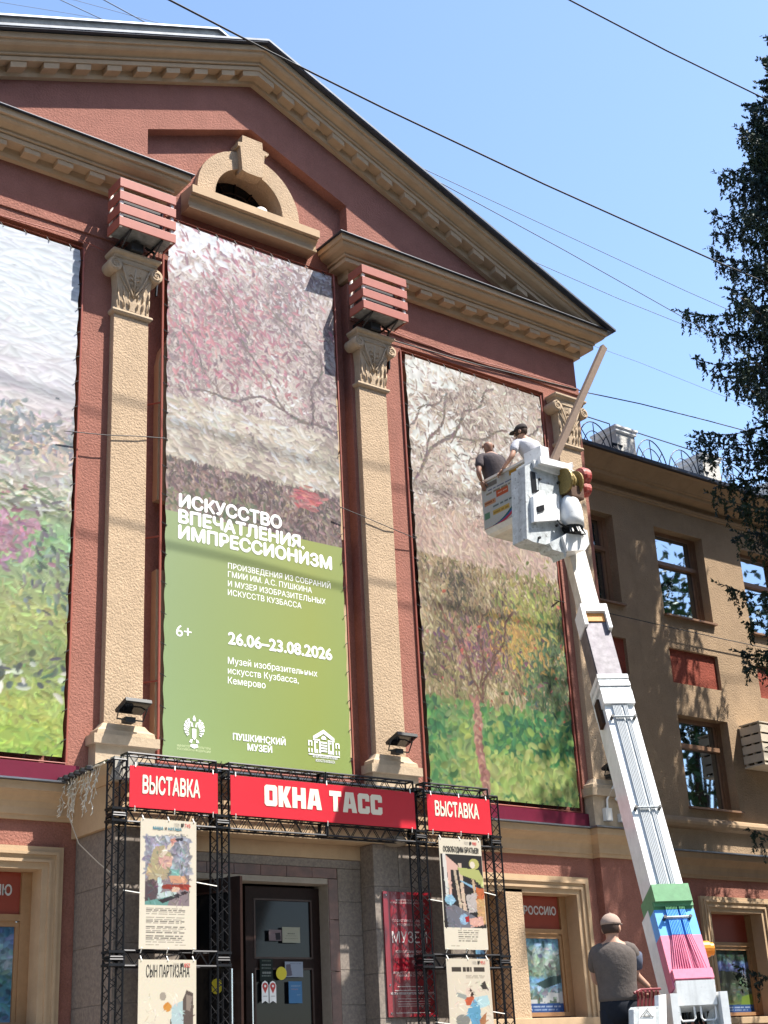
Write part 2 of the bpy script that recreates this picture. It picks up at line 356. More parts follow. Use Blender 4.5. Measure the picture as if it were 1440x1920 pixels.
for s in (-1, 1):
    MB().box(C+s*5.38, C+s*6.22, -.13, .9, 0, 4.31).build('corner_pier', M_RED, mu)
    MB().box(C+s*1.6, C+s*6.11, -.022, .1, 11.60, 11.72).build('frieze_moulding', M_RED, mu)
    MB().box(C+s*2.36, C+s*5.42, -.06, .02, 4.715, 4.90).build('apron_flashing', M_MAROON, mu)
    # tall window surrounds behind the hanging banners
    for (xa, xb, za, zb) in ((2.62, 5.2, 8.35, 11.2), (2.62, 5.2, 5.2, 7.2)):
        o_ = MB(); o_.box(C+s*xa, C+s*(xa+.14), .06, .18, za, zb); o_.box(C+s*xb, C+s*(xb-.14), .06, .18, za, zb); o_.box(C+s*(xa+.14), C+s*(xb-.14), .06, .18, zb-.14, zb)
        wf = o_.build('window', M_TAN, mu)
        MB().box(C+s*(xa+.14), C+s*(xb-.14), .11, .168, za, zb-.14).build('pane', M_GLASSD, wf)
for za, zb, rd in ((8.25, 11.0, 1), (5.35, 7.35, 0)):
    o_ = MB(); n = 14
    if rd:
        A = [(C+1.40*math.cos(t), zb-.9+.9*math.sin(t)) for t in np.linspace(0, math.pi, n)]; B = [(C+1.24*math.cos(t), zb-.9+.74*math.sin(t)) for t in np.linspace(0, math.pi, n)]
        ou = A+[(C-1.40, za), (C+1.40, za)]; inn = B+[(C-1.24, za+.12), (C+1.24, za+.12)]
    else: ou = [(C-1.4, za), (C+1.4, za), (C+1.4, zb), (C-1.4, zb)]; inn = [(C-1.24, za+.12), (C+1.24, za+.12), (C+1.24, zb-.14), (C-1.24, zb-.14)]
    wf = o_.ring_prism(ou, inn, .05, .18).build('window', M_TAN, mu)
    MB().prism(inn, .12, .168).build('pane', M_GLASSD, wf)
# cornices
PROF = [(-.1, 0), (.075, 0), (.085, .05), (.085, .137), (.238, .135), (.242, .192), (.222, .196), (.225, .212), (.262, .214), (.266, .238), (.248, .242), (.262, .262), (.30, .276), (.35, .292), (.375, .316), (.384, .345), (.386, .36), (.418, .362), (.42, .445), (-.1, .445)]
for s in (-1, 1):
    pth = [(C+s*1.63, .3), (C+s*1.63, 0), (C+s*6.09, 0), (C+s*6.09, 4)]; off = [(-s, 0), (-s, -1), (s, -1), (s, 0)]
    co = sweep([(d, 12.25+z) for d, z in PROF], pth, off).build('cornice', M_TAN, mu)
    sweep([(-.1, 12.696), (.455, 12.69), (.46, 12.70), (.455, 12.712), (.2, 12.745), (-.1, 12.75)], pth, off).build('cornice_flashing', M_DARKF, co)
    xs = [0, 1]
    rows = [[(C, -d, TY+z) for d, z in PROF], [(C+s*(6.09+d), -d, rk(6.09+d)+z) for d, z in PROF]]
    rc = MB().strip(rows).build('raking_cornice', M_TAN, mu)
    # roof slope with its dark edge
    up = [(-.5, .445), (.5, .455), (.505, .475), (.5, .512), (-10, .512), (-10, .445)]
    RP = [(.44, .447), (.5, .452), (.5, .47), (.44, .47)]
    MB().strip([[(C, -d, TY+z) for d, z in RP], [(C+s*6.6, -d, rk(6.6)+z) for d, z in RP]]).build('roof_edge', M_DARKF, mu)
    RT = [(.51, .472), (.51, .505), (-10, .505), (-10, .472)]
    MB().strip([[(C, -d, TY+z) for d, z in RT], [(C+s*6.62, -d, rk(6.62)+z) for d, z in RT]]).build('roof', M_ROOFS, mu)
    # eave under the roof at the corner
    MB().box(C+s*6.1, C+s*6.55, .1, 9, 12.62, 12.70).build('eave', M_DARKF, mu)
# coping further back on the roof
ca_, cb0 = at(0, 30, .88), at(468, 61, .88); CZT = ca_.z+SL*(C-ca_.x)+.0; csl = (cb0.z-ca_.z)/(cb0.x-ca_.x)
for s in (-1, 1):
    MB().strip([[(C-.05*0, y, z) for y, z in ((.9, 15.42), (.9, CZT), (1.15, CZT), (1.15, 15.42))], [(C+s*5.5, y, z-SL*5.5) for y, z in ((.9, 15.42), (.9, CZT), (1.15, CZT), (1.15, 15.42))]]).build('roof_coping', M_WORN, mu)
    MB().strip([[(C, y, z) for y, z in ((.85, CZT+.001), (.85, CZT+.03), (1.2, CZT+.03), (1.2, CZT+.001))], [(C+s*5.5, y, z-SL*5.5) for y, z in ((.85, CZT+.001), (.85, CZT+.03), (1.2, CZT+.03), (1.2, CZT+.001))]]).build('coping_cap', M_FLASH, mu)
mod = None
for s in (-1, 1):
    for k in range(9):
        p = (C+s*(5.93-.436*k), 0, 12.25)
        if mod is None: mod = MB().box(-.105, .105, -.222, -.07, .062, .1345, .004).build('modillion', M_TAN, mu, origin=None); mod.location = Vector(p)-Vector((C, 0, 0))
        else: inst(mod, p, mu)
    q = MB(); q.box(-.105, .105, -.222, -.07, .045, .1345, .004); q.v = [(x, y, z-s*SL*x) for x, y, z in q.v]; rm = None
    for k in range(12):
        x = .505+.436*k; p = (C+s*x, 0, rk(x))
        if rm is None: rm = q.build('raking_modillion', M_TAN, mu); rm.location = Vector(p)-Vector((C, 0, 0))
        else: inst(rm, p, mu)
q = MB().prism([(C-.26, TY-.107+.045), (C, TY+.045), (C+.26, TY-.107+.045), (C+.26, TY-.107+.134), (C, TY+.134), (C-.26, TY-.107+.134)], -.222, -.07); q.build('raking_modillion', M_TAN, mu)
# attic window
n = 22
def arcp(r0, r1=None): return [(C+r0*math.cos(t), 12.98+r0*math.sin(t)) for t in np.linspace(0, math.pi, n)]
aw = MB().ring_prism([(C-.83, 12.9), (C+.83, 12.9)]+arcp(.83), [(C-.55, 12.9), (C+.55, 12.9)]+arcp(.55), .07, .455).build('attic_window', M_TANS, mu)
MB().prism([(C-.17, 13.44), (C-.105, 13.44-.02), (C+.105, 13.42), (C+.17, 13.44), (C+.2, 13.82), (C+.245, 13.82), (C+.27, 13.86), (C+.27, 13.88), (C+.17, 13.9), (C+.165, 14.02), (C-.165, 14.02), (C-.17, 13.9), (C-.24, 13.88), (C-.235, 13.82), (C-.2, 13.82)], -.03, .16).build('keystone', M_TANS, aw)
sw = MB().strip([[(x, y, z) for y, z in ((.18, 12.50), (-.055, 12.50), (-.06, 12.53), (-.03, 12.55), (-.035, 12.61), (-.06, 12.645), (-.095, 12.66), (-.095, 12.685), (-.145, 12.69), (-.145, 12.805), (.18, 12.83))] for x in (C-1.03, C+1.03)])
sw.build('sill', M_TAN, aw)
pn = MB().prism(arcp(.6), .46, .5).build('pane', M_GLASSD, aw)
gb = MB()
for t in (.5, 1.05, 1.57, 2.09, 2.64): gb.tube([(C, .44, 12.98), (C+.56*math.cos(t), .44, 12.98+.56*math.sin(t))], .012, 5)
for r in (.2, .38): gb.tube([(C+r*math.cos(t), .44, 12.98+r*math.sin(t)) for t in np.linspace(0, math.pi, 13)], .012, 5)
gb.build('glazing_bars', M_DOOR, aw)
gl = MB().lathe((C+.2, .1, 12.82), (0, 0, 1), [(.10*math.sin(t)+.001, .10-.10*math.cos(t)) for t in np.linspace(0, math.pi, 12)], 18).build('globe_lamp', M_GLOBE, None, True)
tag(gl, 'small white ball lamp lying on the sill of the arched attic window', 'lamp')

# pilasters: shared meshes
def spiral(cx, z, r, turns=2.2, s=1):
    return [(cx+s*r*(1-k/60.)*math.cos(k*turns*2*math.pi/60+math.pi/2), 0, z+r*(1-k/60.)*math.sin(k*turns*2*math.pi/60+math.pi/2)) for k in range(56)]
shaft = MB().box(-.237, .237, -.10, .01, 5.39, 10.58, .006).mesh('shaft', M_TANS)
bse = MB().strip([[(sx*x, y, z) for sx, x, y in ((-1, hw, .01), (-1, hw, -yy), (1, hw, -yy), (1, hw, .01))] for hw, yy, z in ((.36, .17, 4.72), (.36, .17, 5.135), (.40, .215, 5.14), (.40, .215, 5.245), (.355, .19, 5.25), (.345, .185, 5.30), (.30, .15, 5.33), (.27, .13, 5.37), (.255, .12, 5.39), (.24, .10, 5.395))]).mesh('base', M_CREAM)
body = MB().strip([[(-hw, .01, z), (-hw, -y, z), (-hw*.5, -y-.012, z), (0, -y-.018, z), (hw*.5, -y-.012, z), (hw, -y, z), (hw, .01, z)] for hw, y, z in ((.232, .115, 10.60), (.226, .125, 10.75), (.226, .14, 10.9), (.24, .16, 11.05), (.27, .18, 11.17), (.285, .19, 11.27))]).mesh('capital', M_CREAM)
abac = MB().strip([[(sx*hw, y, z) for sx, y in ((-1, .01), (-1, -yy), (1, -yy), (1, .01))] for hw, yy, z in ((.285, .19, 11.272), (.295, .205, 11.285), (.30, .21, 11.31), (.32, .235, 11.325), (.335, .25, 11.345), (.335, .25, 11.37))]).mesh('abacus', M_CREAM)
neck = MB().strip([[(sx*hw, y, z) for sx, y in ((-1, .01), (-1, -yy), (1, -yy), (1, .01))] for hw, yy, z in ((.245, .112, 10.535), (.265, .13, 10.545), (.277, .142, 10.565), (.272, .138, 10.59), (.25, .12, 10.602))]).mesh('necking', M_CREAM)
vm = MB(); vm.lathe((0, .0, 0), (0, -1, 0), [(.088, -.02), (.09, .2), (.085, .213), (.072, .216), (.0, .216)], 22)
sp = [(x, -.219, z) for x, _, z in spiral(0, 0, .078)]; vm.tube(sp, [.013*(1-k/80) for k in range(len(sp))], 5)
vol = vm.mesh('volute', M_CREAM)
lf = MB()
for s in (-1, 1):
    lf.tube([(s*.2, -.2, 11.2), (s*.12, -.192, 11.0), (s*.03, -.165, 10.83), (0, -.155, 10.78)], [.012, .012, .013, .01], 5)
    for k in range(5): lf.tube([(s*.012, -.175, 11.12-.06*k), (s*(.075-.009*k), -.19, 11.155-.06*k), (s*(.095-.012*k), -.182, 11.12-.06*k)], [.006, .010, .003], 5)
    for k in range(3):
        for j in range(2): lf.tube([(s*(.05+.075*k), -.14, 10.63+.13*j), (s*(.06+.075*k), -.155, 10.70+.13*j+.02*k), (s*(.075+.07*k), -.16, 10.745+.13*j+.03*k)], [.010, .013, .004], 5)
    lf.tube([(s*.03, -.15, 10.8), (s*.12, -.165, 10.92), (s*.21, -.175, 11.06)], [.005, .010, .006], 5)
lf.tube([(-.2, -.2, 11.21), (.2, -.2, 11.21)], .010, 5); lf.tube([(0, -.165, 10.8), (0, -.185, 11.19)], [.012, .018], 6)
leafm = lf.mesh('leaf_relief', M_CREAM, True)
for dx in (-5.68, -1.87, 1.87, 5.68):
    P0 = (C+dx, 0, 0)
    sh = put('pilaster', shaft, mu, P0); put('base', bse, sh, P0); cp = put('capital', body, sh, P0)
    put('abacus', abac, sh, P0); put('necking', neck, sh, P0); put('leaf_relief', leafm, sh, P0)
    for s in (-1, 1): put('volute', vol, sh, (C+dx+s*.285, 0, 11.165))
# belt course
BP = [(-.1, 4.30), (.035, 4.30), (.045, 4.345), (.06, 4.35), (.065, 4.42), (.085, 4.48), (.125, 4.53), (.16, 4.56), (.17, 4.575), (.185, 4.58), (.19, 4.665), (-.1, 4.668)]
bp_ = [(C-6.22, 1.0), (C-6.22, -.13), (C-5.38, -.13), (C-5.38, 0), (C+5.38, 0), (C+5.38, -.13), (C+6.22, -.13), (C+6.22, 1.0)]
bo_ = [(-1, 0), (-1, -1), (1, -1), (1, -1), (-1, -1), (-1, -1), (1, -1), (1, 0)]
belt = sweep(BP, bp_, bo_).build('belt_cornice', M_TAN, mu)
sweep([(-.1, 4.669), (.225, 4.668), (.235, 4.672), (.235, 4.69), (-.1, 4.712)], bp_, bo_).build('belt_flashing', M_FLASH, belt)

# ground-floor windows with printed films
def landscape(seed, W=70, H=96):
    v = np.linspace(0, 1, H)[:, None]+0*np.zeros((1, W))
    if seed == 0: tab = [(0, (70, 115, 160)), (.2, (130, 165, 195)), (.42, (150, 180, 190)), (.5, (90, 140, 150)), (.7, (80, 140, 165)), (1, (120, 165, 200))]
    elif seed == 1: tab = [(0, (110, 165, 205)), (.16, (190, 215, 220)), (.3, (160, 180, 165)), (.5, (140, 165, 150)), (.56, (110, 165, 210)), (.7, (150, 175, 185)), (.8, (120, 140, 125)), (1, (70, 100, 90))]
    elif seed == 2: tab = [(0, (55, 75, 62)), (.16, (60, 82, 70)), (.2, (120, 145, 205)), (.36, (95, 105, 150)), (.45, (100, 110, 90)), (.7, (78, 92, 80)), (.85, (105, 125, 70)), (1, (60, 110, 50))]
    else: tab = [(0, (120, 165, 200)), (.3, (90, 130, 170)), (.6, (80, 110, 110)), (1, (70, 100, 80))]
    a = stops(v, tab)
    strokes(a, 420, 5, 2.2, .2, 1.0, .16, seed=seed+20)
    if seed == 1:
        g = np.random.default_rng(4)
        for k in range(14): x, y = g.uniform(.1, .95), g.uniform(.7, .9); fillpoly(a, [(x, y), (x+.16, y+.01), (x+.16, y+.07), (x, y+.06)], (205, 212, 215))
        fillpoly(a, [(.08, .05), (.2, .08), (.4, .2), (.36, .24)], (110, 135, 125)); fillpoly(a, [(.4, .62), (.75, .52), (1, .5), (1, .6), (.6, .68)], (60, 85, 85))
    if seed == 2:
        for k, (x, y, w_, h_) in enumerate(((.3, .33, .4, .2), (.1, .3, .15, .22), (.3, .6, .25, .1))): fillpoly(a, [(x, y), (x+w_, y+.02), (x+w_*.95, y+h_), (x+.03, y+h_)], (84, 92, 76) if k != 1 else (140, 150, 130))
        fillpoly(a, [(.75, .75), (1, .7), (1, .9), (.7, .9)], (120, 150, 60))
    if seed in (1, 2, 3):
        a[int(.885*H):] = (45, 85, 150); band_words(a, .05, .95, .915, .02, (215, 225, 240), seed+3); band_words(a, .15, .85, .955, .018, (190, 205, 230), seed+9)
    return a
M_FILM = mat('rust_film', (.24, .042, .022), .5, noise=.08)
def gf_window(parent, x0, x1, Y, panes, ssl=True):
    """one stepped surround from x0 to x1 with recessed lights: panes (xa, xb, picture, word)"""
    zt, zb = 4.03, 2.25; fr = MB()
    for k, (a, p) in enumerate(((0, .05), (.055, .075), (.085, .045), (.13, .06), (.16, .03))):
        b = (.055, .085, .13, .16, .227)[k]
        for xa, xb, za, zc in ((x0+a, x0+b, zb, zt-a), (x1-b, x1-a, zb, zt-a), (x0+b, x1-b, zt-b, zt-a)): fr.box(xa, xb, Y-p, Y+.3, za, zc)
    o = fr.build('window', M_TAN, parent)
    MB().box(x0-.03, x1+.03, Y-.10, Y+.3, zb-.10, zb-.002, .008).build('sill', M_TAN, o)
    for xa, xb, pic, word in panes:
        f = MB(); yq = Y+.2
        f.box(xa, xa+.05, yq, yq+.08, 2.28, 3.84); f.box(xb-.12, xb-.0, yq, yq+.08, 2.28, 3.84); f.box(xb-.16, xb-.12, yq+.02, yq+.08, 2.28, 3.3)
        f.box(xa+.05, xb-.12, yq, yq+.08, 3.31, 3.375); f.box(xa+.05, xb-.12, yq, yq+.08, 2.28, 2.33); f.box(xa+.05, xb-.16, yq+.02, yq+.08, 3.255, 3.31)
        f.build('frame', M_FRAMET, o)
        MB().box(xa+.05, xb-.12, yq+.035, yq+.06, 3.376, 3.84).build('transom_film', M_FILM, o)
        sheet('printed_film', landscape(pic), xa+.05, xb-.16, 2.33, 3.255, yq+.05, o, M_PRINT)
        MB().box(xa+.05, xb-.16, yq+.052, yq+.06, 2.33, 3.255).build('pane', M_GLASSD, o)
    return o
for s in (-1, 1):
    xs = sorted((C+s*2.5, C+s*5.19))
    pa = [(C+2.72, C+3.66, 3, ''), (C+3.97, C+4.97, 1, '')] if s > 0 else [(C-4.97, C-3.97, 3, ''), (C-3.66, C-2.72, 0, '')]
    gw = gf_window(mu, xs[0], xs[1], 0., pa)
    MB().box(C+s*3.66, C+s*3.97, -.03, .3, 2.25, 3.84).build('mullion', M_TANS, gw)
    if s > 0: text('РОССИЮ', at(982.6, 1716, .233).x, at(1043, 1716, .233).x, at(983, 1714, .233).z, .105, .233, mat('pale_blue_print', (.55, .60, .72), .5), gw, bold=.03)
    else: text('РОССИЮ', at(22, 1679, .233).x-.52, at(22, 1679, .233).x, at(22, 1679, .233).z, .105, .233, mat('pale_blue_print', (.5,)*3), gw, bold=.03)

# ------------------------------------------------------------------ entrance portal (part of the museum)
cn = MB().box(C-2.40, C+2.40, -.93, .0, 4.13, 4.56).build('canopy', M_TAN, mu)
MB().strip([[(C+sx*(2.40+d), y, z) for sx, y in ((-1, 0), (-1, -.93-d), (1, -.93-d), (1, 0))] for d, z in ((-.05, 4.561), (.02, 4.561), (.05, 4.60), (.08, 4.64), (.1, 4.70), (.1, 4.74), (-.05, 4.745))]).build('canopy_moulding', M_TAN, cn)
MB().box(C-2.53, C+2.53, -1.06, .0, 4.746, 4.765).build('canopy_flashing', M_FLASH, cn)
MB().box(C-2.46, C-2.2, -1.08, -.98, 4.56, 4.80).build('fascia_slab', M_WORN, cn)
MB().box(C-1.6, C+.9, -.66, -.4, 3.97, 4.129).build('lintel_band', M_TAN, mu)
def stack(x0, x1, y0, y1, z0, z1, rows, cols, stagger=True, nm='granite_block'):
    MB().box(x0+.012, x1-.012, y0+.012, y1, z0, z1-.01).build('pier_core', M_GRANL, mu)
    h = (z1-z0)/rows
    for r in range(rows):
        xs_ = list(np.linspace(x0, x1, cols+1))
        if stagger and r % 2 and cols > 1: xs_ = [x0]+[(xs_[i]+xs_[i+1])/2 for i in range(cols)]+[x1]
        for a, b in zip(xs_[:-1], xs_[1:]): MB().box(a+.003, b-.003, y0+rng.uniform(-.002, .002), y1-.01, z0+r*h+.003, z0+(r+1)*h-.003, .003).build(nm, M_GRAN, mu)
stack(C-2.35, C-1.6, -.9, -.003, 1.3, 4.128, 5, 1); stack(C+.9, C+2.35, -.9, -.003, 1.3, 4.128, 6, 2)
stack(C-1.598, C-1.48, -.65, -.1, 1.3, 3.97, 6, 1); stack(C+.57, C+.898, -.65, -.1, 1.3, 3.87, 7, 1)
MB().box(C-1.47, C+.898, -.648, -.1, 3.872, 3.965).build('granite_block', M_GRAN, mu)
for x0, x1, z0, z1 in ((C+.44, C+.568, 1.3, 2.1), (C+.44, C+.568, 2.106, 2.75), (C+.44, C+.568, 2.756, 3.3), (C+.44, C+.568, 3.306, 3.75)): MB().box(x0, x1, -.655, -.5, z0, z1, .003).build('marble_slab', M_MARB, mu)
for a in np.arange(C-1.475, C+.43, .34): MB().box(a, min(a+.335, C+.568), -.655, -.5, 3.755, 3.868, .003).build('marble_slab', M_MARB, mu)
MB().box(C+.435, C+.50, -.645, -.38, 1.3, 3.75).build('door_jamb', M_STONE, mu)
MB().box(C-1.475, C+.434, -.645, -.42, 3.69, 3.752).build('door_head', M_STONE, mu)
MB().box(C-1.475, C+.5, -.1, -.02, 1.3, 3.75).build('dark_interior', M_DOOR, mu)  # dark panel standing in for the unlit interior behind the open leaf
def door_leaf(o, ax, ay, w_, z0=1.36, z1=3.66, name='door'):
    """leaf hinged at o, width along ax, outer face towards ay"""
    az = Vector((0, 0, 1)); B = MB(); T = .045
    for a, b, c, d in ((0, .11, z0, z1), (w_-.11, w_, z0, z1), (.11, w_-.11, z1-.13, z1), (.11, w_-.11, 2.80, 2.90), (.11, w_-.11, 2.08, 2.16), (.11, w_-.11, z0, z0+.16)): B.obox(o, ax, ay, az, (a, -T/2, c), (b, T/2, d))
    d = B.build(name, M_DOOR, mu)
    for c, e in ((2.90, z1-.13), (2.16, 2.80), (z0+.16, 2.08)):
        MB().obox(o, ax, ay, az, (.11, -.006, c), (w_-.11, .006, e)).build('pane', M_GLASSD, d)
        fr = MB()
        for a, b, p, q in ((.105, .125, c, e), (w_-.125, w_-.105, c, e), (.125, w_-.125, c-.004, c+.016), (.125, w_-.125, e-.016, e+.004)): fr.obox(o, ax, ay, az, (a, -T/2-.006, p), (b, T/2+.006, q))
        fr.build('bead', mat('door_bead', (.045, .022, .016), .35), d)
    return d
dr = door_leaf(Vector((C+.432, -.45, 0)), Vector((-1, 0, 0)), Vector((0, -1, 0)), .98)
MB().tube([(C-.505, -.53, 2.12), (C-.505, -.53, 2.74)], .013, 8).build('handle', M_CHROME, dr)
for z in (2.25, 2.60): MB().tube([(C-.505, -.53, z), (C-.505, -.44, z)], .009, 6).build('handle_bracket', M_CHROME, dr)
ho = Vector((C-1.30, -.50, 0)); fe = Vector((C-1.0, -1.12, 0)); ax_ = (fe-ho).normalized(); ay_ = Vector((-ax_.y, ax_.x, 0))
dl = door_leaf(ho, ax_, ay_, (fe-ho).length)
for s in (-1, 1):
    c0 = fe-ax_*.075+ay_*.075*s
    MB().tube([c0+Vector((0, 0, 2.12)), c0+Vector((0, 0, 2.74))], .013, 8).build('handle', M_CHROME, dl)
    for z in (2.25, 2.60): MB().tube([c0+Vector((0, 0, z)), fe-ax_*.075+Vector((0, 0, z))], .009, 6).build('handle_bracket', M_CHROME, dl)
# stairs up to the door
for k in range(8): MB().box(C-2.9-.0, C+2.9, -3.4+.28*k, -1.5+.0001*k if k == 7 else -3.4+.28*k+.28, .13, .13+.15*(k+1)).build('step', M_GRAN, mu)
MB().box(C-2.9, C+2.9, -1.5, -.02, .13, 1.335).build('landing', M_GRAN, mu)
# dome lamp under the canopy
dl_ = MB().lathe(at(742, 1582, -.97), (0, 0, -1), [(.02, -.09), (.11, -.07), (.135, -.02), (.14, .0), (.13, .01), (.06, .03), (.0, .035)], 18).build('canopy_lamp', mat('old_lamp_glass', (.30, .25, .19), .4), None, True)
tag(dl_, 'round dull glass lamp under the canopy beside the museum plaque', 'lamp')
# ------------------------------------------------------------------ the wing to the right
WY, WX0, WX1 = 1.0, C+6.1, C+26
wg = thing('museum_wing', 'tan three-storey wing with red panels, set back right of the gable front', 'building', (C+12, WY, 0))
WIN = [15.48+2.25*k for k in range(8)]           # left edges of the window openings
bays = [(x, x+1.24) for x in WIN]
w = MB()
def wallrow(z0, z1, holes):
    x = WX0
    for a, b in holes:
        if a > x: w.box(x, a, WY, WY+.45, z0, z1)
        x = b
    w.box(x, WX1, WY, WY+.45, z0, z1)
wallrow(0, 2.25, []); wallrow(2.25, 3.83, [(C+8.84+2.25*k, C+10.08+2.25*k) for k in range(6)]); wallrow(3.83, 4.3, [])
w.build('ground_wall', M_RED, wg)
w = MB(); wallrow(4.3, 5.42, []); wallrow(5.42, 6.92, bays); wallrow(6.92, 7.46, []); wallrow(7.46, 8.06, [(a, a+1.22) for a, b in bays]); wallrow(8.06, 8.64, []); wallrow(8.64, 10.22, bays); wallrow(10.22, 10.7, [])
w.build('wall', M_WING, wg)
w = MB(); w.box(WX0, WX1, WY+.25, WY+.4, 7.3, 8.2)
MB().box(WX0, WX1, WY+.45, WY+9, 0, 10.6).build('building_core', M_WING, wg)
for a, b in bays: MB().box(a, a+1.22, WY+.06, WY+.2, 7.46, 8.06).build('red_panel', M_REDP, wg)
M_CURT = mat('curtain_behind_glass', (.03, .04, .045), .9)
def wing_window(a, b, z0, z1, tr):
    y = WY+.17; f = MB()
    f.box(a, a+.05, y, y+.07, z0, z1); f.box(b-.09, b, y, y+.07, z0, z1); f.box(b-.14, b-.09, y+.02, y+.07, z0, z1); f.box(a+.05, b-.09, y, y+.07, z1-.06, z1); f.box(a+.05, b-.09, y, y+.07, z0, z0+.06); f.box(a+.05, b-.09, y-.025, y+.07, tr, tr+.07)
    o = f.build('window', M_FRAMEB, wg)
    MB().box(a+.05, b-.14, y+.05, y+.062, z0+.06, tr).build('pane', M_GLASS, o)
    MB().box(a+.05, b-.14, y+.05, y+.062, tr+.07, z1-.06).build('pane', M_GLASS, o)
    MB().box(a-.02, b+.03, WY-.07, y, z0-.035, z0-.003).build('sill', M_FRAMEB, o)
for a, b in bays:
    wing_window(a, b, 8.64, 10.22, 9.60); wing_window(a, b, 5.42, 6.92, 6.42)
for k in range(6): gf_window(wg, C+8.62+2.25*k, C+10.30+2.25*k, WY, [(C+8.84+2.25*k, C+10.08+2.25*k, 2, '')])
CP = [(-.1, 10.62), (.02, 10.62), (.035, 10.64), (.035, 10.66), (.05, 10.67), (.055, 10.70), (-.0, 10.72), (.0, 10.80), (.22, 10.81), (.235, 10.83), (.245, 10.86), (.28, 10.87), (.29, 10.89), (.34, 10.93), (.42, 10.99), (.48, 11.04), (.52, 11.06), (-.1, 11.10)]
sweep(CP, [(WX0-.1, WY), (WX1, WY)], [(0, -1), (0, -1)]).build('cornice', M_WTAN, wg)
sweep([(-.1, 11.105), (.56, 11.068), (.575, 11.075), (.575, 11.13), (.5, 11.155), (-.4, 11.30)], [(WX0-.1, WY), (WX1, WY)], [(0, -1), (0, -1)]).build('eave_flashing', M_DARKF, wg)
MB().strip([[(x, y, z) for y, z in ((WY-.48, 11.158), (WY-.48, 11.17), (WY+3, 12.1), (WY+3, 11.2))] for x in (WX0, WX1)]).build('roof', M_ROOF, wg)
sweep([(-.1, 5.06), (.04, 5.06), (.10, 5.08), (.13, 5.12), (.135, 5.16), (.11, 5.21), (.06, 5.24), (-.1, 5.25)], [(WX0, WY), (WX1, WY)], [(0, -1), (0, -1)]).build('sill_band', M_WTAN, wg)
bw = sweep(BP, [(WX0, WY), (WX1, WY)], [(0, -1), (0, -1)]).build('belt_cornice', M_WTAN, wg)
sweep([(-.1, 4.669), (.225, 4.668), (.235, 4.672), (.235, 4.69), (-.1, 4.712)], [(WX0, WY), (WX1, WY)], [(0, -1), (0, -1)]).build('belt_flashing', M_FLASH, bw)
# parapet piers and railing
M_PIER = mat('pale_pier_render', (.55, .53, .49), .9, noise=.2, nscale=4, bump=.7, bscale=30)
for k in range(5):
    x = 16.93+2.23*k
    p = MB().box(x, x+.46, WY-.12, WY+.4, 11.15, 11.78).build('parapet_pier', M_PIER, wg)
    MB().strip([[(xx, yy, z) for xx, yy in ((x-e, WY-.12-e), (x+.46+e, WY-.12-e), (x+.46+e, WY+.4+e), (x-e, WY+.4+e))] for e, z in ((.0, 11.765), (.03, 11.785), (.03, 11.83), (.05, 11.85), (.05, 11.885), (.02, 11.90))]).build('pier_cap', mat('white_coping', (.70, .70, .68), .6, noise=.1), p)
    if k > 4: continue
    xa = x-1.77 if k == 0 else x-1.77; rl = MB(); zb, zt = 11.23, 11.92; y = WY-.06
    rl.tube([(xa+.05, y, zb), (xa+.05, y, zt), (xa+1.70, y, zt), (xa+1.70, y, zb)], .012, 5)
    for cx in (xa+.45, xa+1.28):
        for r in (.405, .29): rl.tube([(cx+r*math.cos(t), y, zb+.02+r*1.48*math.sin(t)) for t in np.linspace(0, math.pi, 17)], .011 if r > .3 else .009, 5)
        for t in (.75, 1.57, 2.4): rl.tube([(cx, y, zb), (cx+.39*math.cos(t), y, zb+.02+.39*1.48*math.sin(t))], .009, 5)
    rl.tube([(xa+1.70, y, 11.55), (x+.1, WY-.14, 11.50)], .025, 6); rl.tube([(xa+1.70, y, 11.52), (x+.06, WY-.14, 11.35)], .009, 5)
    rl.build('railing', mat('dark_railing_iron', (.02, .028, .04), .5, .4), wg)

# louvred air-conditioner cover on the wing
ac = thing('air_conditioner_cover', 'cream louvred metal air-conditioner box on the tan wing wall', 'cover', (at(1391, 1400, .98).x+.47, .8, at(1399, 1440, .98).z))
M_ACC = mat('cream_sheet_metal', (.56, .49, .38), .5, noise=.1, nscale=5)
AX0 = at(1391, 1400, .98).x; AX1, AY0, AY1 = AX0+.95, .56, .98; AZB, AZT = at(1399, 1440, .98).z, at(1389, 1362, .98).z; AK = (AZT-AZB-.07)/4
for k in range(4):
    z = AZB+.05+AK*k
    MB().strip([[(AX0, AY1, z), (AX0, AY0, z), (AX1, AY0, z), (AX1, AY1, z), (AX1-.015, AY1, z), (AX1-.015, AY0+.015, z), (AX0+.015, AY0+.015, z), (AX0+.015, AY1, z)], [(p, q, z+AK*.8) for p, q in ((AX0, AY1), (AX0, AY0), (AX1, AY0), (AX1, AY1), (AX1-.015, AY1), (AX1-.015, AY0+.015), (AX0+.015, AY0+.015), (AX0+.015, AY1))]]).build('louvre', M_ACC, ac)
for x, y in ((AX0+.02, AY0+.02), (AX1-.06, AY0+.02), (AX0+.02, AY1-.06), (AX1-.06, AY1-.06), (AX0+.02, .75)): MB().box(x, x+.04, y, y+.04, AZB, AZT-.02).build('post', M_ACC, ac)
MB().box(AX0-.01, AX1+.01, AY0-.01, AY1, AZT-.02, AZT).build('lid', M_ACC, ac)
MB().box(AX0, AX1, AY0, AY1, AZB-.02, AZB+.01).build('tray', M_ACC, ac)
MB().box(AX0+.09, AX1-.09, AY0+.1, AY1-.1, AZB+.05, AZT-.06).build('cooling_unit', mat('dark_unit', (.03, .03, .03), .6), ac)
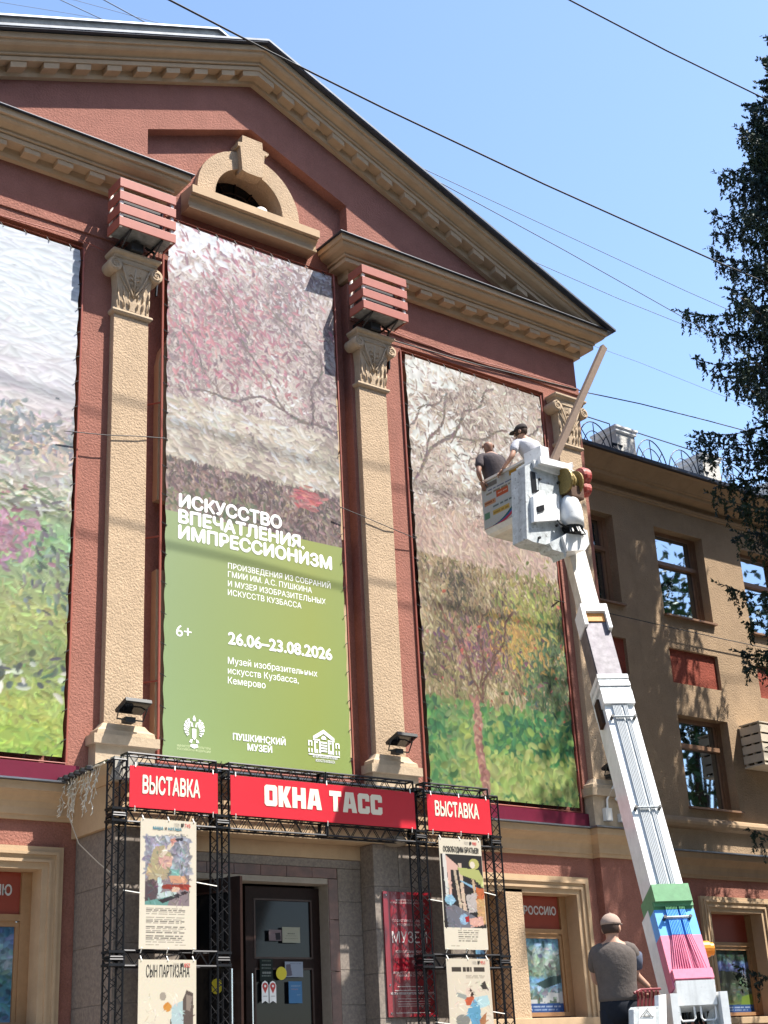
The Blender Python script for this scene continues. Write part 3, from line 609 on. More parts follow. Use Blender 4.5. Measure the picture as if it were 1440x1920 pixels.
# ------------------------------------------------------------------ hanging banners
def hung_banner(name, label, x0, x1, z0, z1, arr, extra=None):
    t = thing(name, label, 'banner', ((x0+x1)/2, -.05, z0), 'banners hung between the pilasters')
    sheet('fabric', arr, x0, x1, z0, z1, -.045, t, M_PRINT, wave=.010)
    p = MB(); e = .055
    p.tube([(x0-e, -.02, z0-e), (x1+e, -.02, z0-e), (x1+e, -.02, z1+e), (x0-e, -.02, z1+e), (x0-e, -.02, z0-e)], .016, 6)
    for k in range(4):
        z = z0+(z1-z0)*(k+.5)/4
        p.tube([(x0-e, -.02, z), (x0-e-.12, .15, z)], .012, 5); p.tube([(x1+e, -.02, z), (x1+e+.06, .1, z)], .012, 5)
    p.build('pipe_frame', M_PIPE, t)
    ti = MB()
    for k in range(19):
        z = z0+(z1-z0)*(k+.5)/19
        ti.tube([(x0-e, -.025, z+.05), (x0+.02, -.055, z)], .005, 4); ti.tube([(x1+e, -.025, z+.05), (x1-.02, -.055, z)], .005, 4)
    for k in range(9):
        x = x0+(x1-x0)*(k+.5)/9; ti.tube([(x, -.025, z1+e), (x+.03, -.055, z1-.02)], .005, 4); ti.tube([(x, -.025, z0-e), (x+.03, -.055, z0+.02)], .005, 4)
    ti.build('ties', M_WIRE, t)['kind'] = 'stuff'
    return t
def vv(H, W): return np.repeat(np.linspace(0, 1, H)[:, None], W, 1), np.repeat(np.linspace(0, 1, W)[None], H, 0)
# left: a pale sky over a meadow
H, W = 470, 170; v, u = vv(H, W)
a = stops(v, [(0, (216, 224, 234)), (.16, (222, 229, 236)), (.3, (220, 218, 224)), (.37, (206, 198, 200)), (.42, (200, 182, 168)), (.46, (196, 184, 168)), (.50, (176, 176, 176)), (.54, (196, 190, 160)), (.60, (142, 178, 134)), (.68, (150, 168, 128)), (.76, (166, 176, 112)), (.84, (138, 154, 104)), (.92, (174, 188, 102)), (1, (150, 178, 84))])
strokes(a, 1500, 12, 2.6, .1, .35, .03, box=(0, 190, 0, W), seed=3); strokes(a, 4200, 4.6, 1.5, .4, 1.0, .12, box=(170, H, 0, W), seed=4)
def bush(cy, cx, g): return [(120, 128, 134), (150, 152, 160), (168, 160, 150)][g.integers(3)]
strokes(a, 520, 4, 1.8, .6, 1.5, .08, bush, (175, 212, 20, W), 5, soft=True)
strokes(a, 260, 4, 1.8, .6, 1.5, .10, lambda y, x, g: [(172, 120, 140), (160, 124, 148), (184, 144, 158)][g.integers(3)], (268, 310, 90, 138), 6, soft=True)
strokes(a, 90, 5, 2, .3, 1.5, .1, lambda y, x, g: [(96, 108, 92), (88, 100, 108), (210, 214, 200)][g.integers(3)], (392, 420, 60, W), 7, soft=True)
strokes(a, 60, 7, 1.6, .1, .6, .12, lambda y, x, g: [(110, 112, 104), (216, 216, 208), (130, 150, 120)][g.integers(3)], (246, 262, 118, 160), 8, soft=True)
strokes(a, 70, 4, 1.6, 1.2, .6, .12, lambda y, x, g: [(90, 104, 96), (120, 130, 120)][g.integers(2)], (285, 345, 140, W), 9, soft=True)
hung_banner('meadow_banner', 'tall banner with a painted green meadow under a pale sky, cut by the left edge', C-5.22, C-2.555, 4.98, 11.30, a)
# right: a blossoming tree over a bright green garden
H, W = 560, 235; v, u = vv(H, W)
a = stops(v, [(0, (198, 186, 174)), (.25, (198, 188, 176)), (.36, (196, 176, 166)), (.42, (190, 164, 152)), (.5, (168, 150, 130)), (.62, (150, 136, 108)), (.74, (142, 132, 92)), (.82, (130, 138, 92)), (.9, (112, 150, 84)), (1, (136, 166, 90))])
a[(v > .5) & (u > .72)] = (142, 148, 88); a[(v > .6) & (v < .8) & (u > .8)] = (92, 122, 80)
F = nfield(H, W, ((60, 1.), (26, .8), (11, .5)), 5)
blp = [(120, 104, 98), (150, 132, 124), (176, 158, 146), (198, 180, 164), (210, 196, 180), (226, 218, 206), (236, 236, 230)]
strokes(a, 5200, 5, 1.5, .75, .9, .05, pick(blp, F, .2), (0, 232, 0, W), 11)
strokes(a, 420, 9, 5, .5, 1.2, .02, lambda y, x, g: (230, 232, 226) if (abs(y-.17-.30*(x-.2)) < .05+.03*math.sin(x*23) and x < .6) or (y < .06 and x < .35) else None, (0, 225, 0, 160), 12)
strokes(a, 900, 5, 1.3, .7, 1, .08, pick(blp, 1-F, .25), (10, 215, 0, W), 13)
def limb(x0, y0, x1, y1, c, w_, wig, sd, st=3):
    n_ = int(max(abs(x1-x0), abs(y1-y0))/2.2)+2
    for k in range(n_):
        t = k/n_; x, y = x0+(x1-x0)*t+wig*math.sin(t*9+sd), y0+(y1-y0)*t+wig*math.cos(t*7+sd); strokes(a, 1, 4.5, w_, math.atan2(y1-y0, x1-x0), .3, .10, lambda q, r_, g: c, (y, y+1, x, x+1), sd*100+k)
for k, (x0, y0, x1, y1, w_) in enumerate(((0, 170, 95, 60, 2.2), (20, 145, 70, 40, 1.4), (60, 105, 170, 70, 1.5), (95, 60, 150, 10, 1.3), (120, 200, 200, 90, 1.5), (150, 130, 225, 40, 1.2), (0, 95, 60, 40, 1.2), (200, 190, 232, 120, 1.3))): limb(x0, y0, x1, y1, (126, 112, 104), w_, 4, k+1)
mid = [(150, 128, 116), (176, 150, 138), (194, 168, 152), (206, 184, 166), (214, 196, 180)]
strokes(a, 1500, 6, 1.8, 1.1, .6, .06, pick(mid, F, .2), (205, 290, 0, W), 14)
brp = [(74, 70, 58), (104, 92, 74), (128, 110, 86), (150, 132, 100), (168, 150, 116), (186, 170, 136), (200, 186, 156)]
strokes(a, 5600, 5.2, 1.5, 1.35, .5, .08, pick(brp, F, .22), (268, 458, 0, W), 15)
strokes(a, 800, 5, 1.8, 1.3, .6, .1, pick([(112, 122, 72), (140, 146, 86), (164, 164, 96), (182, 172, 112)], F, .2), (285, 390, 140, W), 16, soft=True)
strokes(a, 700, 5, 1.8, 1.3, .6, .1, pick([(62, 78, 62), (80, 104, 74), (98, 118, 84), (120, 132, 96)], F, .2), (345, 455, 160, W), 17, soft=True)
strokes(a, 260, 5, 1.7, 1.3, .6, .1, lambda y, x, g: [(126, 92, 104), (108, 84, 96), (156, 112, 108)][g.integers(3)], (350, 410, 40, 150), 18, soft=True)
strokes(a, 220, 5, 1.7, 1.3, .6, .1, lambda y, x, g: [(190, 158, 96), (174, 142, 88)][g.integers(2)], (325, 390, 115, 195), 19, soft=True)
for k, (x0, y0, x1, y1) in enumerate(((85, 445, 60, 370), (85, 440, 120, 360), (70, 400, 30, 330), (110, 390, 150, 320), (88, 420, 95, 330))): limb(x0, y0, x1, y1, (112, 84, 72), 1.4, 3, k+20)
gr = [(66, 122, 78), (100, 146, 84), (140, 164, 92), (168, 178, 108), (54, 102, 72), (122, 146, 100), (178, 174, 122)]
strokes(a, 1500, 7, 3.4, .6, 1.4, .07, pick([gr[4], gr[0], gr[1], gr[5], gr[2], gr[3]], F, .2), (446, H, 0, W), 20)
strokes(a, 420, 6, 3, .6, 1.4, .08, lambda y, x, g: gr[[0, 4, 0, 1][g.integers(4)]], (455, 520, 120, W), 21, soft=True)
strokes(a, 420, 7, 4, .6, 1.4, .07, lambda y, x, g: gr[2+g.integers(2)], (500, H, 60, W), 22, soft=True)
for k in range(52): strokes(a, 3, 5, 3.2, 1.5, .3, .05, lambda y, q, g: [(170, 128, 112), (150, 104, 98), (190, 150, 130)][g.integers(3)], (440+k*2.35, 444+k*2.35, 70+k*.12+2*math.sin(k*.2), 80+k*.14+2*math.sin(k*.2)), 200+k)
strokes(a, 26, 3, 2, 1, 1, .1, lambda y, x, g: [(180, 90, 84), (190, 120, 100)][g.integers(2)], (300, 480, 20, W), 23)
hung_banner('blossom_banner', 'tall banner with a painted blossoming tree over bright green ground, beside the lift bucket', C+2.53, C+5.18, 4.975, 11.31, a)
# centre: painting above, green field with the exhibition text below
H, W = 600, 220; v, u = vv(H, W)
a = stops(v, [(0, (228, 230, 236)), (.1, (206, 198, 200)), (.25, (196, 184, 178)), (.34, (206, 200, 190)), (.42, (214, 206, 192)), (.5, (190, 172, 164)), (.56, (160, 138, 134)), (1, (160, 140, 130))])
pm = [(232, 234, 238), (206, 194, 194), (178, 158, 158), (216, 206, 190), (158, 142, 144), (226, 220, 210), (192, 170, 164)]
F = nfield(H, W, ((70, 1.), (30, .8), (12, .5)), 8); lt = np.clip((v*2.2-.05)+u*.25, 0, 1); F = np.clip(F*.75+.38*(1-np.clip((v+u*.28)*4.2, 0, 1)), 0, 1)
pm = [(122, 106, 110), (148, 130, 132), (172, 154, 152), (190, 174, 168), (204, 192, 184), (220, 214, 208), (234, 236, 240)]
strokes(a, 6200, 5, 1.5, .75, .8, .05, pick(pm, F, .2), (0, 262, 0, W), 31)
strokes(a, 500, 8, 4, .6, 1, .015, lambda y, x, g: (232, 236, 243) if x+y*4.5+g.normal(0, .12) < .42 else None, (0, 110, 0, 110), 32)
strokes(a, 560, 5, 1.7, .9, .7, .07, lambda y, x, g: [(182, 122, 134), (168, 112, 124), (196, 150, 154), (140, 106, 118)][g.integers(4)], (20, 190, 20, 160), 33, soft=True)
strokes(a, 150, 4.5, 1.8, 1.1, .7, .06, lambda y, x, g: [(192, 128, 138), (180, 136, 146)][g.integers(2)], (70, 190, 4, 56), 34, soft=True)
for k, (x0, y0, x1, y1, w_) in enumerate(((219, 210, 120, 190, 1.6), (120, 190, 30, 205, 1.3), (150, 195, 90, 120, 1.2), (215, 130, 130, 70, 1.2), (219, 235, 60, 238, 1.3), (180, 200, 200, 110, 1.3), (60, 198, 20, 130, 1.1), (100, 120, 60, 60, 1.0))): limb(x0, y0, x1, y1, (122, 108, 108), w_, 4, k+40)
strokes(a, 1500, 7, 2.2, .35, .5, .04, pick([(160, 148, 140), (190, 178, 162), (208, 198, 180), (216, 210, 198), (212, 216, 220), (230, 230, 228)], F, .22), (215, 300, 0, W), 35)
strokes(a, 2400, 4.6, 1.5, 1.1, .7, .09, pick([(98, 86, 84), (126, 106, 104), (146, 124, 120), (168, 144, 138), (150, 142, 116), (190, 168, 156)], F, .3), (287, 347, 0, W), 36)
strokes(a, 70, 6, 1.6, .15, .25, .08, lambda y, x, g: [(190, 100, 102), (172, 100, 106), (198, 130, 126)][g.integers(3)], (286, 304, 160, 190), 37, soft=True)
strokes(a, 120, 4.5, 1.8, .8, 1, .06, lambda y, x, g: [(108, 118, 92), (130, 132, 104)][g.integers(2)], (318, 345, 0, 120), 38)
gm = v > .5765
a[gm] = stops(u, [(0, (162, 184, 132)), (.35, (164, 182, 116)), (.8, (168, 180, 98)), (1, (164, 180, 104))])[gm]+(np.clip(v-.75, -.2, .2)*22)[gm][:, None]*np.array((-.6, .1, -.9))
CX0, CX1, CZ0, CZ1 = C-1.335, C+1.275, 5.09, 12.185
cb = hung_banner('exhibition_banner', 'tall banner with a pink and white painting above green exhibition text, over the door', CX0, CX1, CZ0, CZ1, a)
YT = -.05
def csurf(X, Z): return -.045+.010*wavy(X, Z)
def btext(s, pl, pr, cap, m=M_WHITE, bold=0., parent=cb):
    """pl, pr: photo pixels of the left and right end of the base line"""
    l, r = at(*pl, YT), at(*pr, YT); return text(s, l.x, r.x, (l.z+r.z)/2, cap, YT, m, parent, bold=bold, surf=csurf)
btext('ИСКУССТВО', (335, 952), (529, 990), .165, bold=.045); btext('ВПЕЧАТЛЕНИЯ.', (334, 981), (572, 1028), .165, bold=.045); btext('ИМПРЕССИОНИЗМ', (334, 1009), (624, 1068), .165, bold=.045)
btext('ПРОИЗВЕДЕНИЯ ИЗ СОБРАНИЙ', (427.5, 1067), (621, 1102), .075); btext('ГМИИ ИМ. А.С. ПУШКИНА', (427.5, 1083), (586, 1110), .075); btext('И МУЗЕЯ ИЗОБРАЗИТЕЛЬНЫХ', (427.5, 1101), (612, 1131), .075); btext('ИСКУССТВ КУЗБАССА', (427.5, 1116), (566, 1140), .075)
btext('6+', (331, 1192), (360, 1196), .145, bold=.006); btext('26.06–23.08.2026', (428, 1208), (624, 1237), .15, bold=.035)
btext('Музей изобразительных', (428, 1246), (595.5, 1267), .084); btext('искусств Кузбасса,', (428, 1264), (560, 1280), .084); btext('Кемерово', (428, 1282), (498, 1290), .084)
btext('ПУШКИНСКИЙ', (437, 1387), (535, 1398), .078, bold=.03); btext('МУЗЕЙ', (464, 1407), (510, 1412), .078, bold=.03)
M_PALEG = mat('pale_green_print', (.55, .62, .35), .6)
btext('МИНИСТЕРСТВО КУЛЬТУРЫ', (333, 1400), (395.5, 1405), .026, M_PALEG); btext('РОССИЙСКОЙ ФЕДЕРАЦИИ', (333, 1406), (395.5, 1411), .026, M_PALEG)
# emblems
e0 = at(365, 1371, YT); em = MB()
def ep(pts): em.prism([(e0.x+x*.01, e0.z+z*.01) for x, z in pts], YT-.002, YT)
for s in (-1, 1):
    for k in range(6):
        t0, t1 = 1.45-.42*k, 1.45-.42*k-.30; ro = 15.5-.7*k; W0 = (s*5.0, 3.0-1.0*k)
        ep([(W0[0]+s*2*math.cos(t0), W0[1]+2*math.sin(t0)), (s*5+s*(ro-5)*math.cos(t0), 2+ro*.82*math.sin(t0)), (s*5+s*(ro-5)*math.cos(t1), 2+ro*.82*math.sin(t1)), (W0[0]+s*2*math.cos(t1), W0[1]+2*math.sin(t1))])
    ep([(s*1.2, 5), (s*2.4, 10), (s*5, 11.2), (s*6.4, 9.8), (s*4.2, 9.0), (s*3.4, 5)]); ep([(s*2, -9), (s*5, -10), (s*6.5, -13), (s*3, -13.5)])
ep([(-2.6, 3), (2.6, 3), (2.6, -7), (0, -10), (-2.6, -7)]); ep([(-1.5, 12), (1.5, 12), (2, 15), (0, 19), (-2, 15)]); ep([(-4.5, -15), (4.5, -15), (5, -18), (0, -20), (-5, -18)])
em.v = [(x, float(csurf(x, z))-.003+(y-YT), z) for x, y, z in em.v]; em.build('emblem', M_WHITE, cb)
e0 = at(607, 1398, YT); em = MB(); q = 1.45
def hp(x0, x1, z0, z1): em.prism([(e0.x+x*.01*q, e0.z+z*.01*q) for x, z in ((x0, z0), (x1, z0), (x1, z1), (x0, z1))], YT-.002, YT)
em.prism([(e0.x+x*.01*q, e0.z+z*.01*q) for x, z in ((-11, 7), (0, 13.5), (11, 7), (11, 5), (7.5, 5.6), (0, 10), (-7.5, 5.6), (-11, 5))], YT-.002, YT)
hp(-11, -4, 3.6, 4.8); hp(4, 11, 3.6, 4.8); em.prism([(e0.x+.01*q*2.6*math.cos(t), e0.z+.01*q*(5+3.2*math.sin(t))) for t in np.linspace(0, math.pi, 9)], YT-.002, YT)
for x in (-10, -5, 4, 8.4): hp(x, x+1.6, -7, 3.2)
for z in (3, .6, -1.8, -4.2): hp(-3, 3, z-1.4, z)
for x in (-8, 6): hp(x, x+1.6, -7, -4); hp(x, x+1.6, 1.6, 3)
for s in (-1, 1):
    for x in (12, 15): hp(s*x, s*(x+1.1), -7, -3.5); hp(s*x, s*(x+1.1), -1.5, 3)
    hp(s*12, s*16.1, 2, 3.2)
hp(-16, 16, -9, -8)
em.v = [(x, float(csurf(x, z))-.003+(y-YT), z) for x, y, z in em.v]; em.build('emblem', M_WHITE, cb)
btext('МУЗЕЙ ИЗОБРАЗИТЕЛЬНЫХ', (586, 1420), (633, 1425), .032, M_WHITE, .02); btext('ИСКУССТВ КУЗБАССА', (591.5, 1428), (628, 1432), .032, M_WHITE, .02)

# ------------------------------------------------------------------ slatted covers of the air conditioners
for i, (dx, lab) in enumerate(((-1.87, 'salmon slatted air-conditioner crate above the pilaster capital left of the green banner'), (1.87, 'salmon slatted air-conditioner crate above the pilaster capital right of the green banner'))):
    t = thing('air_conditioner_crate', lab, 'crate', (C+dx, -.35, 11.53), 'slatted crates on the front'); X = C+dx
    for k in range(4):
        z = 11.535+.189*k
        MB().box(X-.395, X+.395, -.50, -.48, z, z+.124, .003).build('front_slat', M_SALMON, t)
        for s in (-1, 1): MB().box(X+s*.395, X+s*.375, -.479, -.17, z, z+.124, .003).build('side_slat', M_SALMON, t)
    for s in (-1, 1):
        for y in (-.478, -.20): MB().box(X+s*.372, X+s*.335, y, y+.035, 11.54, 12.21).build('post', M_WPOST, t)
    MB().box(X-.36, X+.36, -.47, -.18, 11.545, 11.56).build('tray', M_ZINC, t)
    MB().box(X-.28, X+.28, -.36, -.16, 11.60, 12.10, .01).build('cooling_unit', mat('grey_unit', (.05, .045, .045), .6), t)
    for s in (-1, 1): MB().tube([(X+s*.22, -.47, 11.535), (X+s*.22, -.02, 11.52), (X+s*.22, -.02, 11.25)], .016, 5).build('bracket', M_STEELD, t); MB().tube([(X+s*.22, -.46, 11.52), (X+s*.22, -.02, 11.30)], .012, 5).build('strut', M_STEELD, t)
    MB().box(X-.12, X+.05, -.3, -.05, 11.38, 11.5, .01).build('conduit_box', M_STEELD, t)
    MB().tube([(X+.1, -.25, 11.5), (X+.2, -.28, 11.44), (X+.32, -.1, 11.42), (X+.40, -.02, 11.3), (X+.38, -.02, 11.0)], .018, 6).build('hose', M_RUBBER, t)

# ------------------------------------------------------------------ floodlights on the pilaster bases
for px, lab in ((221, 'black floodlight on the pilaster base left of the green banner'), (727, 'black floodlight on the pilaster base right of the green banner'), (1145, 'black floodlight on the corner pilaster base behind the lift boom')):
    dx = {221: -1.87, 727: 1.87, 1145: 5.68}[px]; X = C+dx
    t = thing('floodlight', lab, 'floodlight', (X, -.2, 5.4), 'floodlights on the pilaster bases')
    o = Vector((X+.02, -.30, 5.56)); ax = Vector((1, 0, 0)); ay = Vector((0, -.95, .31)); az = ax.cross(ay)
    MB().obox(o, ax, ay, az, (-.16, -.13, -.02), (.16, .13, .02)).build('housing', M_STEELD, t)
    MB().obox(o, ax, ay, az, (-.14, -.11, .021), (.14, .11, .024)).build('lens', M_GLASSD, t)
    fn = MB()
    for k in range(6): fn.obox(o, ax, ay, az, (-.12+.045*k, -.1, -.045), (-.11+.045*k, .1, -.021))
    fn.build('cooling_fins', M_STEELD, t)
    MB().tube([(X-.15, -.30, 5.55), (X-.15, -.24, 5.42), (X+.17, -.24, 5.42), (X+.19, -.30, 5.55)], .010, 5).build('bracket', M_STEELD, t)
    MB().box(X-.05, X+.07, -.26, -.15, 5.392, 5.45).build('driver_box', M_STEELD, t)

# ------------------------------------------------------------------ truss gate with signs and posters
TW, TYF = .14, -1.20          # width of the square truss, its front plane
tr = thing('truss_frame', 'black lattice truss frame standing across the museum entrance', 'truss frame', (C, TYF, 1.335))
def truss(p, q, name='truss_beam', up=Vector((0, 0, 1))):
    """square lattice truss between p and q (centre line)"""
    p, q = Vector(p), Vector(q); d = (q-p).normalized(); L_ = (q-p).length; y = Vector((0, 1, 0)); n_ = d.cross(y); h = TW/2; B = MB(); r = .0115
    cr = [p+y*(h*a)+n_*(h*b) for a, b in ((-1, -1), (1, -1), (1, 1), (-1, 1))]
    for c in cr: B.tube([c, c+d*L_], r, 5)
    k = max(2, int(round(L_/.105)));
    for f in range(4):
        a, b = cr[f], cr[(f+1) % 4]
        for i in range(k): B.tube([(a if i % 2 == 0 else b)+d*(L_*i/k), (b if i % 2 == 0 else a)+d*(L_*(i+1)/k)], .005, 4, cap=False)
    for e in (0, L_):
        for f in range(4): B.tube([cr[f]+d*e, cr[(f+1) % 4]+d*e], r, 5)
    return B.build(name, M_BLACK, tr)
yc = TYF+TW/2
LEG = [C-2.46, C-1.265, C+1.38, C+2.53]
for i, x in enumerate(LEG):
    for z0, z1 in ((1.34, 2.82), (2.82, 4.19), (4.19, 4.75)): truss((x, yc, z0+.012), (x, yc, z1-.012), 'truss_leg')
    for z in (2.76, 2.88, 4.13, 4.25): MB().box(x-.085, x+.085, yc-.085, yc+.085, z-.012, z+.012).build('corner_block', M_BLACK, tr)
    MB().box(x-.2, x+.2, yc-.2, yc+.2, 1.336, 1.352).build('base_plate', M_BLACK, tr)
for a, b in zip(LEG[:-1], LEG[1:]):
    if b-a > 2:
        m_ = (a+b)/2
        for z in (4.745, 4.195): truss((a+.08, yc, z), (m_-.012, yc, z)); truss((m_+.012, yc, z), (b-.08, yc, z))
    else:
        for z in (4.745, 4.195, 2.82): truss((a+.08, yc, z), (b-.08, yc, z))
def ties(t, pts):
    k = MB()
    for p, q in pts: k.tube([p, q], .006, 4)
    k.build('ties', M_TIE, t)['kind'] = 'stuff'
def sign(name, label, x0, x1, z0, z1, s, pl, pr, cap, bold, m=M_CREAMP):
    t = thing(name, label, 'sign', ((x0+x1)/2, TYF, z0), 'red signs on the truss')
    MB().box(x0, x1, TYF-.035, TYF-.028, z0, z1, .002).build('panel', M_SIGN, t)
    l, r = at(*pl, TYF-.04), at(*pr, TYF-.04)
    if not s: block_text('ОКНА ТАСС', l.x, r.x, (l.z+r.z)/2, cap, TYF-.037, m, t)
    else: text(s, l.x, r.x, (l.z+r.z)/2, cap, TYF-.038, m, t, bold=bold)
    ties(t, [((x, TYF-.04, z), (x+.01, TYF-.02, z+dz)) for x in (x0+.06, (x0+x1)/2, x1-.06) for z, dz in ((z0+.012, -.05), (z1-.012, .05))]); return t
sign('exhibition_sign', 'left red sign on the truss with one narrow cream word', C-2.37, C-1.345, 4.262, 4.68, 'ВЫСТАВКА', (267, 1488), (375.5, 1495), .175, .034)
BL = dict(О=[[(0, .1), (.14, 0), (.86, 0), (1, .1), (1, .9), (.86, 1), (.5, 1), (.5, .74), (.64, .74), (.64, .26), (.36, .26), (.36, .74), (.5, .74), (.5, 1), (.14, 1), (0, .9)]],
    К=[[(0, 0), (.36, 0), (.36, 1), (0, 1)], [(.365, .36), (.56, 0), (1, 0), (.66, .52), (1, 1), (.57, 1), (.365, .62)]], Н=[[(0, 0), (.36, 0), (.36, .37), (.64, .37), (.64, 0), (1, 0), (1, 1), (.64, 1), (.64, .63), (.36, .63), (.36, 1), (0, 1)]],
    А=[[(0, 0), (.34, 0), (.38, .2), (.5, .2), (.5, .42), (.43, .42), (.5, .78), (.5, 1), (.22, 1)], [(1, 0), (.66, 0), (.62, .2), (.503, .2), (.503, .42), (.57, .42), (.503, .78), (.503, 1), (.78, 1)]], Т=[[(0, .74), (0, 1), (1, 1), (1, .74), (.69, .74), (.69, 0), (.31, 0), (.31, .74)]],
    С=[[(1, .62), (1, .9), (.86, 1), (.14, 1), (0, .9), (0, .1), (.14, 0), (.86, 0), (1, .1), (1, .38), (.65, .38), (.65, .26), (.37, .26), (.37, .74), (.65, .74), (.65, .62)]])
def block_text(s, x0, x1, z, cap, Y, m, parent):
    wt = {'А': 1.1, ' ': .42, 'Н': 1.0}; tot = sum(wt.get(c, .92)+.09 for c in s)-.09; u = (x1-x0)/tot; x = x0
    for c in s:
        w_ = wt.get(c, .92)*u
        for poly in BL.get(c, []): MB().prism([(x+a*w_, z+b*cap) for a, b in poly], Y-.002, Y).build('lettering', m, parent)
        x += w_+.09*u
sign('title_sign', 'wide red sign in the middle of the truss with two heavy cream words', C-1.19, C+1.285, 4.262, 4.68, '', (496.5, 1512), (717.5, 1527), .225, .075)
sign('exhibition_sign', 'right red sign on the truss with one narrow cream word', C+1.47, C+2.44, 4.262, 4.68, 'ВЫСТАВКА', (816.5, 1529), (899, 1535.5), .165, .034)
# posters: generic stand-ins in similar colours
CRM = np.array((236, 226, 206.))
def pic1():
    a = np.ones((190, 84, 3))*CRM; a += rng.normal(0, 2, a.shape)
    def P(pts, c): fillpoly(a, [(.09+.78*x, .135+.535*y) for x, y in pts], c)
    P([(0, 0), (1, 0), (1, 1), (0, 1)], (150, 150, 162)); strokes(a, 220, 6, 2.5, .5, 1, .08, lambda y, x, g: [(160, 160, 172), (132, 132, 144), (176, 178, 190)][g.integers(3)], (26, 80, 8, 73), 50)
    P([(0, .62), (1, .55), (1, 1), (0, 1)], (142, 128, 132)); P([(.02, .55), (.2, .15), (.5, .12), (.62, .3), (.5, .62), (.1, .66)], (178, 164, 132)); P([(.3, .3), (.62, .28), (.6, .42), (.46, .48), (.32, .42)], (214, 172, 160))
    P([(.3, .28), (.62, .05), (.66, .1), (.4, .3)], (222, 206, 186)); P([(.55, .04), (.68, .0), (.7, .06), (.6, .1)], (206, 150, 136)); P([(.68, .02), (.85, .0), (.84, .05), (.7, .06)], (60, 62, 72))
    P([(0, .66), (.2, .62), (.3, .8), (.22, .95), (0, .95)], (92, 78, 84)); P([(.28, .6), (.36, .58), (.38, .78), (.3, .86)], (196, 214, 216)); P([(.38, .7), (1, .68), (1, .76), (.4, .76)], (150, 60, 50)); P([(.55, .46), (.75, .48), (.8, .56), (.54, .56)], (128, 172, 166))
    P([(.52, .56), (.9, .56), (.95, .66), (.6, .68)], (212, 160, 128)); P([(.25, .84), (.7, .76), (.72, .84), (.3, .92)], (196, 212, 210)); P([(0, .95), (.6, .86), (.5, 1), (0, 1)], (110, 158, 150)); P([(.3, .93), (.9, .78), (1, .8), (.4, .97)], (58, 52, 58)); P([(.62, .72), (.8, .74), (.75, .8), (.6, .8)], (226, 190, 166))
    strokes(a, 200, 5, 1.2, .8, 1, .12, box=(28, 125, 10, 72), seed=51)
    band_words(a, .5, .85, .115, .006, (90, 86, 80), 1); band_words(a, .45, .85, .122, .006, (90, 86, 80), 2)
    y = .69
    for blk in range(4):
        for l in range(4): band_words(a, .13, .82-.1*rng.random(), y, .007, (84, 80, 76), blk*5+l); y += .0145
        y += .012
    band_words(a, .12, .35, .965, .005, (120, 112, 100), 31); band_words(a, .62, .82, .965, .005, (120, 112, 100), 32); return a
def pic2():
    a = np.ones((190, 84, 3))*np.array((232, 222, 200.)); a += rng.normal(0, 2, a.shape)
    fillpoly(a, [(.58, .30), (.76, .27), (.80, .36), (.78, .46), (.82, .6), (.85, .75), (.6, .75), (.62, .55), (.56, .42)], (186, 206, 208)); fillpoly(a, [(.76, .27), (.83, .2), (.94, .22), (.94, .6), (.84, .7), (.78, .46)], (98, 86, 80)); fillpoly(a, [(.83, .23), (.92, .24), (.9, .34), (.83, .33)], (150, 136, 124))
    ellipse(a, .5, .31, .07, .03, (214, 150, 70)); ellipse(a, .42, .24, .055, .028, (170, 160, 146)); ellipse(a, .24, .44, .07, .04, (226, 214, 194)); fillpoly(a, [(.05, .56), (.12, .52), (.14, .66), (.05, .7)], (110, 98, 88)); fillpoly(a, [(.16, .53), (.4, .52), (.44, .7), (.14, .75)], (224, 214, 194))
    fillpoly(a, [(.55, .38), (.6, .46), (.64, .7), (.58, .75), (.56, .5)], (90, 80, 74)); ellipse(a, .5, .9, .3, .08, (150, 150, 150)); strokes(a, 160, 5, 1, .9, .8, .07, box=(40, 180, 6, 80), seed=52); return a
